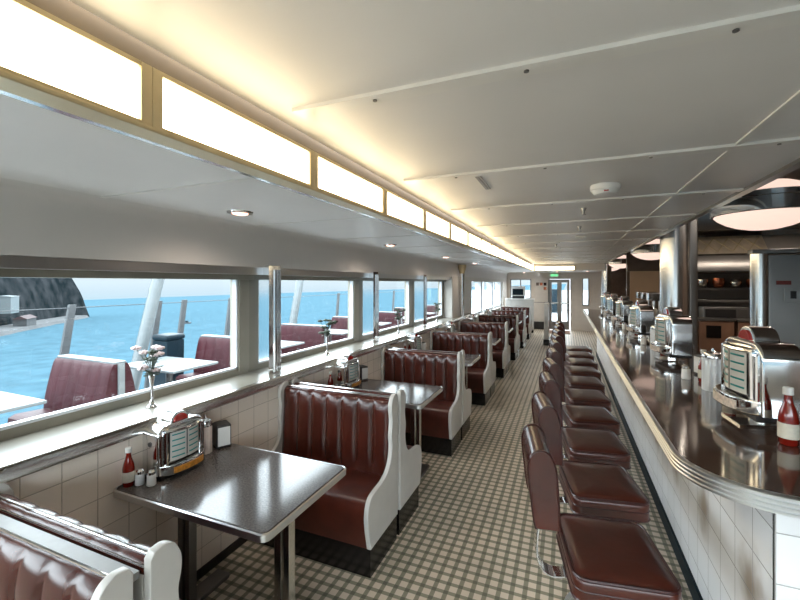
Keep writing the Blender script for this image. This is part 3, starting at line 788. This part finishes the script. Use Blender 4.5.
# ------------------------------------------------------------------ stools
def make_stool(label):
    t = thing('counter_stool', label, 'stool', (0, 0, 0), 0, 'brown vinyl counter stools')
    MB().lathe([(0.17, 0), (0.17, 0.012), (0.06, 0.04), (0.045, 0.06), (0.04, 0.57), (0.09, 0.59), (0.09, 0.60)], 24).build('pedestal', MT['chrome'], t)
    def pad(a, b, z0, z1, r=0.045, n=6):
        m = MB(); rings = []
        prof = [(0.0, z0), (0.0, z0 + 0.0), ]
        hh = z1 - z0
        off = [(0.02, 0), (0.004, 0.006), (0, 0.02), (0.003, hh * 0.5), (0, hh - 0.026), (0.002, hh - 0.012), (0.012, hh - 0.002), (0.05, hh + 0.006), (0.11, hh + 0.010)]
        for o_, dz in off:
            A, B, R = a - o_, b - o_, max(0.01, r - o_ * 0.5); ring = []
            for cx, cy, a0 in ((A - R, B - R, 0), (-A + R, B - R, 90), (-A + R, -B + R, 180), (A - R, -B + R, 270)):
                for q in range(n):
                    an = math.radians(a0 + 90 * q / (n - 1)); ring.append(m.bm.verts.new((cx + R * math.cos(an), cy + R * math.sin(an), z0 + dz)))
            rings.append(ring)
        for x, y in zip(rings, rings[1:]):
            L = len(x)
            for i in range(L): m._f([x[i], x[(i + 1) % L], y[(i + 1) % L], y[i]])
        m._f(list(reversed(rings[0]))); m._f(rings[-1])
        bmesh.ops.recalc_face_normals(m.bm, faces=m.bm.faces)
        return m
    def loop(a, b, r, z, n=6):
        p = []
        for cx, cy, a0 in ((a - r, b - r, 0), (-a + r, b - r, 90), (-a + r, -b + r, 180), (a - r, -b + r, 270)):
            for q in range(n):
                an = math.radians(a0 + 90 * q / (n - 1)); p.append((cx + r * math.cos(an), cy + r * math.sin(an), z))
        return p
    seat = pad(0.17, 0.205, 0.60, 0.695).build('seat', MT['vinyl_seat'], t, smooth=50)
    m = MB().tube(loop(0.166, 0.201, 0.045, 0.690), 0.006, 6, True).tube(loop(0.168, 0.203, 0.045, 0.612), 0.006, 6, True).tube(loop(0.168, 0.203, 0.045, 0.650), 0.003, 6, True)
    m.build('piping', MT['vinyl_piping'], seat)
    # back: a padded upright slab, slightly rolled at the top
    sec = smooth_path([(-0.205, 0.81), (-0.207, 0.84), (-0.212, 0.94), (-0.220, 1.03), (-0.238, 1.075), (-0.268, 1.092), (-0.300, 1.078), (-0.314, 1.03), (-0.306, 0.94), (-0.294, 0.84), (-0.285, 0.81)], 3)
    bk = MB().prism(sec, 'y', -0.145, 0.145, 0.014, 3).build('backrest', MT['vinyl'], t, smooth=45)
    for yy in (-0.141, 0.141): MB().tube([(x, yy, z) for x, z in sec], 0.005, 6, False).build('piping', MT['vinyl_piping'], bk)
    cp = smooth_path([(-0.06, 0.596), (-0.15, 0.578), (-0.215, 0.572), (-0.255, 0.60), (-0.268, 0.66), (-0.262, 0.74), (-0.250, 0.83)], 5)
    oth = []
    for i, (x, z) in enumerate(cp):
        a, b = cp[max(0, i - 1)], cp[min(len(cp) - 1, i + 1)]; d = Vector((b[0] - a[0], b[1] - a[1])).normalized()
        oth.append((x - d.y * 0.008, z + d.x * 0.008))
    m = MB().prism(cp + list(reversed(oth)), 'y', -0.032, 0.032, 0.002, 1)
    for yy in ():
        pth = smooth_path([(-0.06, yy, 0.592), (-0.2, yy, 0.585), (-0.235, yy, 0.60), (-0.252, yy, 0.66), (-0.247, yy, 0.81)], 5)
        m.tube(pth, 0.011, 8)
    m.build('back_bracket', MT['chrome'], t)
    return t
sproto = None
SY = lambda i: 1.72 + 0.566 * i
for i in range(10):
    lab = 'brown vinyl counter stool with backrest, %s from the near end of the row' % ORD[i]
    loc = (0.155, SY(i), 0); rz = math.radians(10 + [0, 1, -1, 2, 0, -2, 1, 3, -1, 0][i])
    if sproto is None: sproto = make_stool(lab); sproto.location = loc; sproto.rotation_euler = (0, 0, rz)
    else: dup(sproto, loc, rz, lab)

# ------------------------------------------------------------------ lunch counter
ZC = 1.08
XC, YN, YE = 0.362, 1.50, 10.4
R = 0.26
arc = [(XC + R - R * math.cos(a), YN + R - R * math.sin(a)) for a in [PI / 2 * q / 12 for q in range(13)]]
path = [(XC, YE)] + arc + [(2.6, YN)]
ct = thing('lunch_counter', 'long tiled lunch counter with dark brown top and ribbed metal edge', 'counter', (0, 0, 0))
top = path + [(2.6, 2.25), (1.10, 2.25), (1.10, YE)]
MB().prism(top, 'z', ZC - 0.045, ZC).build('countertop', MT['counter'], ct, smooth=30)
rib = []
z = ZC - 0.055; 
rib.append((-0.01, z))
for q in range(4):
    rib += [(0.004, z + 0.001), (0.008, z + 0.004), (0.008, z + 0.010), (0.004, z + 0.0135)]; z += 0.0145
rib += [(-0.004, ZC + 0.004), (-0.012, ZC + 0.002)]
MB().sweep(list(reversed(path)), [(-o_, z_) for o_, z_ in rib]).build('edge_trim', MT['alu'], ct, smooth=30)
MB().box(0.64, 0.70, 1.72, YE - 0.05, 0.0, ZC - 0.045).build('tiled_front', MT['tile_cnt'], ct)
MB().box(0.64, 2.55, 1.71, 1.73, 0.0, ZC - 0.045).build('tiled_end', MT['tile_end'], ct)
MB().box(0.625, 0.645, 1.70, YE - 0.05, 0.0, 0.09).box(0.645, 2.55, 1.70, 1.712, 0.0, 0.09).build('kick_strip', MT['bin'], ct)
MB().box(1.02, 1.06, 2.2, YE - 0.05, 0.0, ZC - 0.045).build('back_panel', MT['steel_dark'], ct)

# things on the counter
NJ = 6
JY = [2.26, 3.82, 5.28, 6.74, 8.2, 9.6]
for j in range(NJ):
    y = JY[j]; n = ORD[j]
    bj = put('bigjuke', lambda l, g: make_jukebox(l, True, g), (0.79, y, ZC + 0.044), -PI / 2 + (0.12 if j else 0.08), 'large chrome jukebox with teal title strips on the counter, %s from the near end' % n, 'jukeboxes on the counter', 1.27)
    put('ket2', make_ketchup, (0.79, y + 0.36, ZC), 0, 'red ketchup bottle just beyond the %s counter jukebox' % n, 'ketchup bottles on the counter', 0.92)
    put('jar', lambda l, g: make_sugar(l, g, 0.052, 0.20, MT['jar']), (0.78, y + 0.58, ZC), 0, 'wide ribbed glass jar with chrome lid beyond the %s counter jukebox' % n, 'ribbed jars on the counter')
    if j == 5: continue
    put('sal2', lambda l, g: make_shaker(l, False, g), (0.71, y + 0.84, ZC), 0, 'white salt shaker between the %s and next counter jukebox' % n, 'salt shakers on the counter', 1.15)
    put('ket2', make_ketchup, (0.79, y + 0.79, ZC), 0.4, 'red ketchup bottle beyond the ribbed jar of the %s counter jukebox' % n, 'ketchup bottles on the counter', 0.92)
    put('nap2', make_napkins, (0.86, y + 1.02, ZC), PI / 2 + 0.3, 'dark napkin dispenser on the counter before the jukebox after the %s one' % n, 'napkin dispensers on the counter')
put('ket2', make_ketchup, (0.785, 1.995, ZC), 0.8, 'red ketchup bottle on the counter nearest to the camera', 'ketchup bottles on the counter', 1.0)

# ------------------------------------------------------------------ pillars, pendant lamps, kitchen
for i, (x, y, r) in enumerate(((1.27, 6.1, 0.155), (1.10, 13.6, 0.14))):
    p = thing('chrome_pillar', ['thick polished chrome pillar behind the counter', 'distant chrome pillar at the far end of the counter'][i], 'pillar', (x, y, 0), 0, 'chrome pillars')
    MB().lathe([(r, 0.0), (r, 2.70)], 40).build('shaft', MT['pillar'], p)
    MB().lathe([(r + 0.008, 0.0), (r + 0.008, 0.10)], 40).build('base_ring', MT['steel'], p)
    MB().lathe([(r + 0.012, 2.66), (r + 0.03, 2.74), (r + 0.03, 2.775)], 40).build('collar', MT['steel'], p)
p = thing('steel_post', 'narrow dark steel post beside the thick chrome pillar', 'post', (1.50, 6.25, 0))
MB().box(-0.05, 0.05, -0.05, 0.05, 0, 2.775, 0.02, 3).build('shaft', MT['steel'], p)

for i in range(4):
    y = 3.74 + 4.2 * i
    if i == 3: y = 14.9
    p = thing('pendant_lamp', 'round chrome-banded opal pendant lamp over the counter, %s from the near end' % ORD[i], 'lamp', (1.33, y, 2.09), 0, 'pendant lamps over the counter')
    r = 0.305
    MB().lathe([(r, 0.108), (r + 0.006, 0.113), (r + 0.006, 0.205), (r + 0.012, 0.21), (r + 0.012, 0.245), (r, 0.25)], 48).build('band', MT['chrome'], p)
    MB().lathe([(0.02, 0.0), (0.09, 0.006), (0.16, 0.024), (0.22, 0.05), (0.27, 0.084), (r - 0.01, 0.112)], 48).build('lower_bowl', MT['pend'], p, smooth=80)
    MB().lathe([(r - 0.02, 0.248), (0.24, 0.30), (0.16, 0.335), (0.08, 0.352), (0.03, 0.355)], 48).build('upper_bowl', MT['pend'], p, smooth=80)
    MB().lathe([(0.03, 0.35), (0.02, 0.37), (0.012, 0.38), (0.012, 0.69)], 14).build('stem', MT['chrome'], p)

# steel-clad panel with rounded corner post
cb = thing('switch_board', 'tall stainless steel panel with sockets and rounded edge post behind the counter', 'switchboard', (1.53, 4.5, 0))
MB().lathe([(0.065, 0.02), (0.065, 1.96)], 28, (0.065, 0.065, 0)).build('corner_post', MT['chrome_soft'], cb)
MB().box(0.115, 1.7, 0.03, 0.12, 0.0, 1.95, 0.008).build('body', MT['steel'], cb)
MB().box(0.0, 1.7, 0.02, 0.13, 1.96, 2.0, 0.006).build('top_rail', MT['steel_dark'], cb)
rl = MB().box(0.17, 0.27, 0.022, 0.03, 1.685, 1.72).build('warning_label', mat('red_label', srgb(112, 40, 36), 0.5, noise=0.3, nscale=120), cb)
sw = MB().box(0.22, 0.5, 0.014, 0.03, 1.53, 1.66, 0.004).build('socket_plate', MT['steel'], cb)
MB().box(0.26, 0.30, 0.010, 0.015, 1.565, 1.63).build('socket', MT['black'], sw)
MB().box(0.37, 0.41, 0.010, 0.015, 1.565, 1.63).build('socket', MT['black'], sw)
s2 = MB().box(0.33, 0.45, 0.014, 0.03, 1.75, 1.86, 0.004).build('switch_plate', MT['steel'], cb)
for q in range(3): MB().box(0.37, 0.395, 0.010, 0.015, 1.765 + 0.032 * q, 1.785 + 0.032 * q).build('switch', MT['black'], s2)

# cook line facing the counter
kl = thing('cooking_range', 'dark stainless cooking line under a hood behind the counter', 'range', (1.55, 6.9, 0))
MB().box(0, 1.75, 0.0, 0.7, 0.0, 1.02, 0.01).build('base_cabinet', MT['steel_dark'], kl)
MB().box(-0.02, 1.77, -0.03, 0.7, 1.02, 1.06, 0.006).build('worktop', MT['steel'], kl)
MB().box(0, 1.75, 0.62, 0.68, 1.06, 1.85).build('splashback', MT['steel_dark'], kl)
for z in (1.42, 1.60):
    sh = MB().box(0, 1.75, 0.32, 0.62, z, z + 0.03, 0.004).build('shelf', MT['steel'], kl)
hd = thing('extractor_hood', 'steel extractor hood with diamond-patterned panel above the cooking line', 'hood', (1.55, 6.9, 1.86))
MB().prism([(-0.15, 0.0), (0.68, 0.0), (0.68, 0.52), (0.12, 0.52), (-0.15, 0.16)], 'x', 0, 1.75, 0.004).build('canopy', MT['steel'], hd)
dq = MB()
for q in range(5):
    x = 0.03 + q * 0.17
    dq.tube([(x, -0.16 + 0.05, 0.27), (x + 0.17, -0.05 + 0.12, 0.47)], 0.008, 6).tube([(x + 0.17, -0.11, 0.27), (x, 0.07, 0.47)], 0.008, 6)
MB().prism([(-0.13, 0.24), (-0.14, 0.24), (0.10, 0.50), (0.11, 0.50)], 'x', 0.02, 0.92).build('quilted_panel', MT['quilt'], hd)
MB().prism([(-0.13, 0.24), (-0.14, 0.24), (0.10, 0.50), (0.10, 0.56), (0.14, 0.56), (0.14, 0.50)], 'x', 0.92, 1.85).build('fascia', MT['plain_panel'], hd)
dq.build('diamond_ribs', MT['gold'], hd)
MB().prism([(-0.24, 0.56), (-0.30, 0.70), (-0.30, 0.85), (0.68, 0.85), (0.68, 0.56)], 'x', -0.5, 1.85).build('duct', MT['steel'], hd)
mw = thing('microwave_oven', 'dark microwave oven on the cooking line worktop', 'oven', (1.80, 6.95, 1.06))
MB().box(0, 0.52, 0, 0.24, 0.0, 0.30, 0.01).build('casing', MT['steel'], mw)
MB().box(0.02, 0.37, -0.012, 0.0, 0.03, 0.27, 0.004).build('door', MT['dark'], mw)
MB().box(0.39, 0.50, -0.008, 0.0, 0.03, 0.27, 0.003).build('control_panel', MT['steel_dark'], mw)
for i in range(6):
    tag(MB().lathe([(0.05, 0), (0.075, 0.06), (0.07, 0.10 + 0.02 * (i % 3)), (0.05, 0.13)], 16).build('steel_pot', MT['chrome_soft'] if i % 2 else MT['copper'], loc=(1.68 + 0.2 * i, 7.32, 1.63)),
        '%s on the upper kitchen shelf, %s from the pillar' % ('steel pot' if i % 2 else 'copper-toned pot', ORD[i]), 'pot', 'pots on the kitchen shelf')
for i in range(3):
    x = 1.62 + 0.42 * i
    bx = thing('serving_cabinet', 'tan cabinet with dark opening behind the counter, %s from the chrome pillar' % ORD[i], 'cabinet', (x, 6.45, 0), 0, 'tan cabinets behind the counter')
    MB().box(0, 0.38, 0, 0.3, 0, 1.2, 0.008).build('body', MT['tan_dark'], bx)
    MB().box(0.08, 0.24, -0.006, 0.0, 0.98, 1.14).build('opening', MT['black'], bx)
    MB().box(-0.01, 0.39, -0.01, 0.3, 1.2, 1.225, 0.004).build('top', MT['steel'], bx)
# partition wall at the end of the kitchen with a tan shutter
st('wall_kitchen', MT['brown'], 1.28, XK, 10.6, 10.7, 0, 2.78)
dr = st('door_3', MT['tan'], 1.34, 2.2, 10.55, 10.6, 0.0, 1.97, bev=0.006)
box('door_handle', MT['steel'], 2.08, 2.12, 10.50, 10.55, 1.0, 1.1, dr)
st('trim_96', MT['brown'], 1.28, 2.3, 10.5, 10.6, 1.97, 2.12)
# coffee machines at the far end of the back counter
bc = thing('back_counter', 'steel back counter under the coffee machines beyond the chrome pillar', 'counter', (1.35, 8.2, 0))
MB().box(0, 0.5, 0, 2.0, 0, 0.98, 0.01).build('base', MT['steel_dark'], bc)
MB().box(-0.02, 0.52, -0.02, 2.0, 0.98, 1.02, 0.006).build('worktop', MT['steel'], bc)
for i, y in enumerate((8.5, 9.1, 9.7)):
    cm = thing('coffee_machine', 'chrome coffee machine on the back counter, %s beyond the chrome pillar' % ORD[i], 'coffee machine', (1.45, y, 1.02), 0, 'coffee machines')
    MB().box(-0.1, 0.25, -0.12, 0.12, 0, 0.06, 0.01).build('base', MT['dark'], cm)
    MB().box(0.1, 0.25, -0.12, 0.12, 0.06, 0.42, 0.01).build('tower', MT['chrome_soft'], cm)
    MB().box(-0.1, 0.25, -0.12, 0.12, 0.36, 0.5, 0.015).build('head', MT['chrome'], cm)
    MB().lathe([(0.06, 0.06), (0.075, 0.1), (0.07, 0.18), (0.04, 0.22)], 16, (-0.0, 0, 0.005)).build('carafe', MT['jar'], cm)

# ------------------------------------------------------------------ outside deck
st('exterior_deck', MT['deck'], -6.1, -2.36, -3, 17, -0.06, 0.0)
def make_out_bench(label):
    t = thing('deck_bench', label, 'bench', (0, 0, 0), 0, 'maroon benches on the outside deck')
    L = 0.46
    box('plinth', MT['vinyl_out'], -L, L, -0.36, 0.36, 0, 0.30, t)
    for s in (-1, 1):
        MB().prism([(s * 0.14, 0.30), (s * 0.44, 0.30), (s * 0.46, 0.36), (s * 0.45, 0.43), (s * 0.40, 0.455), (s * 0.14, 0.44)], 'x', -L, L, 0.012).build('seat', MT['vinyl_out'], t, smooth=45)
        pth = [(-0.17, 0.44), (-0.16, 0.55), (-0.12, 0.75), (-0.085, 0.89), (-0.06, 0.93), (-0.02, 0.93), (-0.015, 0.60), (-0.015, 0.44)]
        g = grid_cushion(smooth_path(pth[:5], 3) + pth[5:], -L, L, 6, 0.012)
        if s > 0:
            for v in g.bm.verts: v.co.y = -v.co.y
            bmesh.ops.reverse_faces(g.bm, faces=g.bm.faces)
        g.build('backrest', MT['vinyl_out'], t, smooth=50)
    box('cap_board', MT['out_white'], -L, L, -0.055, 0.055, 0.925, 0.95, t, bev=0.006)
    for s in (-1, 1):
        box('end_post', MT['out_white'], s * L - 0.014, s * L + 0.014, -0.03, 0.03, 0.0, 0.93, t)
    return t
def make_out_table(label):
    t = thing('deck_table', label, 'table', (0, 0, 0), 0, 'white tables on the outside deck')
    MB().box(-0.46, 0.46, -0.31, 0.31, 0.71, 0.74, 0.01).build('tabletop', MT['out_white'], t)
    MB().lathe([(0.04, 0.02), (0.04, 0.71)], 16).build('leg', MT['post'], t)
    MB().lathe([(0.22, 0), (0.22, 0.012), (0.05, 0.03)], 20).build('base', MT['post'], t)
    return t
ob = ot = None
for k in range(1, 8):
    lab = 'maroon ribbed double bench outside on the deck, %s seen from the near end' % ORD[k - 1]
    loc = (-4.40, yc(k) + 0.05, 0)
    if ob is None: ob = make_out_bench(lab); ob.location = loc
    else: dup(ob, loc, 0, lab)
for k in range(0, 7):
    lab = 'white table outside on the deck, %s seen from the near end' % ORD[k]
    loc = (-4.40, TY(k) + 0.10, 0)
    if ot is None: ot = make_out_table(lab); ot.location = loc
    else: dup(ot, loc, 0, lab)
bn = thing('deck_bin', 'dark teal plastic bin standing on the deck by the rail', 'bin', (-5.2, 3.98, 0))
MB().prism([(-0.13, 0), (0.13, 0), (0.145, 0.9), (-0.145, 0.9)], 'y', -0.14, 0.14, 0.02).build('body', MT['bin'], bn)
MB().box(-0.155, 0.155, -0.15, 0.15, 0.9, 0.98, 0.03).build('lid', MT['bin'], bn)
# raked rail posts and tall stanchions
for i, (y, tall) in enumerate(((2.95, 0), (3.83, 1), (4.15, 0), (4.6, 0), (5.6, 0), (6.55, 0), (7.3, 1), (7.65, 0), (9.5, 0), (11.2, 1), (11.55, 0), (13.4, 0))):
    if tall:
        p = thing('deck_stanchion', 'thick raked white stanchion at the deck edge, %s from the near end' % ORD[[1, 6, 9].index(i)], 'stanchion', (-5.75, y, 0), 0, 'stanchions at the deck edge')
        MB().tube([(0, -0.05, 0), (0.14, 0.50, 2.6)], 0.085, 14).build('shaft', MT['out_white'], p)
        MB().box(-0.12, 0.12, -0.17, 0.07, 0, 0.05, 0.01).build('foot_plate', MT['post'], p)
    else:
        idx = [q for q in range(12) if q not in (1, 6, 9)].index(i)
        p = thing('rail_post', 'slim raked grey rail post at the deck edge, %s from the near end' % ORD[idx], 'post', (-5.9, y, 0), 0, 'rail posts at the deck edge')
        m = MB().prism([(-0.05, 0.0), (0.05, 0.0), (0.245, 1.42), (0.165, 1.42)], 'x', -0.02, 0.02)
        m.build('shaft', MT['post'], p)
        MB().box(-0.06, 0.06, -0.09, 0.09, 0, 0.03, 0.006).build('foot_plate', MT['post'], p)
rlg = thing('wire_rail', 'thin horizontal wire along the tops of the deck posts', 'rail', (-5.9, 0, 1.38))
MB().tube([(0, 0.5, 0), (0, 15, 0)], 0.006, 6).build('wire', MT['post'], rlg)

# ------------------------------------------------------------------ sea, headland, boat (the ship heels a little)
SEA_Z = -12.3; HEEL = 0.036
def sea_z(x): return SEA_Z + HEEL * x
m = MB()
vs = [m.bm.verts.new((x, y, sea_z(x))) for x, y in ((-7000, -5000), (-6.2, -5000), (-6.2, 7000), (-7000, 7000))]
m._f(vs)
sea_m = mat('sea_water', srgb(54, 76, 86), 0.5, 0, 0, noise=0.16, nscale=0.25, bump=0.2, bscale=0.5, spec=0.0)
m.build('sea', sea_m, kind='structure', smooth=0)

def ray(u, depth):
    """ground position at a horizontal direction and depth, in metres (x, y)"""
    xc = (u - 400) / FPX
    return (depth * (-math.sin(YAW) + xc * math.cos(YAW)), depth * (math.cos(YAW) + xc * math.sin(YAW)))
A = Vector(ray(91, 318)); B = A + (Vector(ray(0, 172)) - A) * 1.8; Dv = (B - A); Lh = Dv.length; Du = Dv.normalized(); Nv = Vector((-Du.y, Du.x))
if Nv.dot(-A) < 0: Nv = -Nv         # towards the ship
m = MB(); NS, NT = 70, 26; g = []
rnd = random.Random(3)
from mathutils import noise as mnoise
for i in range(NS + 1):
    s = i / NS; row = []
    for j in range(NT + 1):
        t = j / NT * 2 - 1
        half_w = 46 * min(1, (s * 5 + 0.05)) ** 0.5
        p = A + Du * (s * Lh) + Nv * (t * half_w - half_w * 0.99 - 9 * min(1, s * 12))
        Ht = (46 * (1 - math.exp(-s * 30)) + 13 * min(1, s * 90)) * (1 + 0.15 * math.sin(s * 9))
        cross = max(0.0, 1 - abs(t) ** 2.6)
        shore = 1 if cross > 0 else 0
        z = Ht * (cross ** 0.75)
        nz = mnoise.noise(Vector((p.x * 0.03, p.y * 0.03, 0))) * 5 + mnoise.noise(Vector((p.x * 0.12, p.y * 0.12, 3))) * 2.4 + mnoise.noise(Vector((p.x * 0.4, p.y * 0.4, 7))) * 1.0
        z = max(-0.5, z + nz * min(1, cross * 2) * min(1, s * 8)) if 0 < s else -0.5
        row.append(m.bm.verts.new((p.x, p.y, sea_z(p.x) + z)))
    g.append(row)
for i in range(NS):
    for j in range(NT): m._f([g[i][j], g[i][j + 1], g[i + 1][j + 1], g[i + 1][j]])
bmesh.ops.recalc_face_normals(m.bm, faces=m.bm.faces)
m.build('headland', MT['hill'], smooth=60, kind='structure')
# quay along the foot of the headland
m = MB()
q0 = A + Du * (0.06 * Lh) + Nv * 3; q1 = B + Nv * 6
pts = [(q0 + (q1 - q0) * (i / 24)) + Nv * (2.0 * mnoise.noise(Vector((i * 0.9, 0, 1)))) for i in range(25)]
tops = [(m.bm.verts.new((p.x, p.y, sea_z(p.x) - 1)), m.bm.verts.new((p.x - Nv.x * 2, p.y - Nv.y * 2, sea_z(p.x) + 1.6)), m.bm.verts.new((p.x - Nv.x * 14, p.y - Nv.y * 14, sea_z(p.x) + 2.2))) for p in pts]
for a, b in zip(tops, tops[1:]):
    m._f([a[0], b[0], b[1], a[1]]); m._f([a[1], b[1], b[2], a[2]])
bmesh.ops.recalc_face_normals(m.bm, faces=m.bm.faces)
m.build('shore_quay', MT['quay'], kind='structure')
def house(name, u, depth, z0, w, d, h, wall, roof, label):
    x, y = ray(u, depth); an = math.atan2(Du.y, Du.x)
    t = thing(name, label, 'building', (x, y, sea_z(x) + z0), an)
    MB().box(-w / 2, w / 2, -d / 2, d / 2, -3, h).build('walls', wall, t)
    MB().prism([(-d / 2 - 0.4, h), (d / 2 + 0.4, h), (0, h + (1.6 if roof is MT['barn'] else 0.5))], 'x', -w / 2 - 0.3, w / 2 + 0.3).build('roof', roof, t)
    return t
house('shore_shed', 25, 199, 2.0, 13, 5, 3.4, MT['quay'], MT['barn'], 'low red-roofed shed by the water at the foot of the headland')
house('shore_house', 4, 192, 11.5, 10, 8, 5.0, MT['out_white'], MT['out_white'], 'pale flat-roofed building halfway up the headland')
bx_, by_ = ray(187, 200)
bt = thing('small_boat', 'tiny dark boat far out on the water', 'boat', (bx_, by_, sea_z(bx_)), 0.5)
MB().prism([(-2.0, 0.7), (-1.6, -0.2), (1.3, -0.2), (2.2, 0.8)], 'y', -0.6, 0.6, 0.1).build('hull', MT['post'], bt)
MB().box(-0.7, 0.5, -0.45, 0.45, 0.7, 1.5, 0.05).build('cabin', MT['bin'], bt)

# ------------------------------------------------------------------ sky
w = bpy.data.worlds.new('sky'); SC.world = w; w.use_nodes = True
nt = w.node_tree; nt.nodes.clear()
out = nd(nt, 'ShaderNodeOutputWorld'); bg = nd(nt, 'ShaderNodeBackground')
tc = nd(nt, 'ShaderNodeTexCoord'); sp = nd(nt, 'ShaderNodeSeparateXYZ'); nt.links.new(tc.outputs['Generated'], sp.inputs[0])
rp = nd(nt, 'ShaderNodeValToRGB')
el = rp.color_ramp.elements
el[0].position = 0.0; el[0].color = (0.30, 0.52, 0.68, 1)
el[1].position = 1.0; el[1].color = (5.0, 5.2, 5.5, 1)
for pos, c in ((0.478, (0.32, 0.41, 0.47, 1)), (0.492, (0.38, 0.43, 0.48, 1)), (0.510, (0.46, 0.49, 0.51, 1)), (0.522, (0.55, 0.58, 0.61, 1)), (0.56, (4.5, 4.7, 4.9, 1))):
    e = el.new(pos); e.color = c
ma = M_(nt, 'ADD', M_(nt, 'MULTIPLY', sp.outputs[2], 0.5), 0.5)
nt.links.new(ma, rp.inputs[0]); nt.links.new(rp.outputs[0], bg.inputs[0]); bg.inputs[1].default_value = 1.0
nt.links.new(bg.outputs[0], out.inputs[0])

# ------------------------------------------------------------------ view
SC.view_settings.view_transform = 'Standard'
SC.view_settings.look = 'None'
SC.view_settings.exposure = 1.12
SC.view_settings.gamma = 1.0
SC.view_settings.use_curve_mapping = False
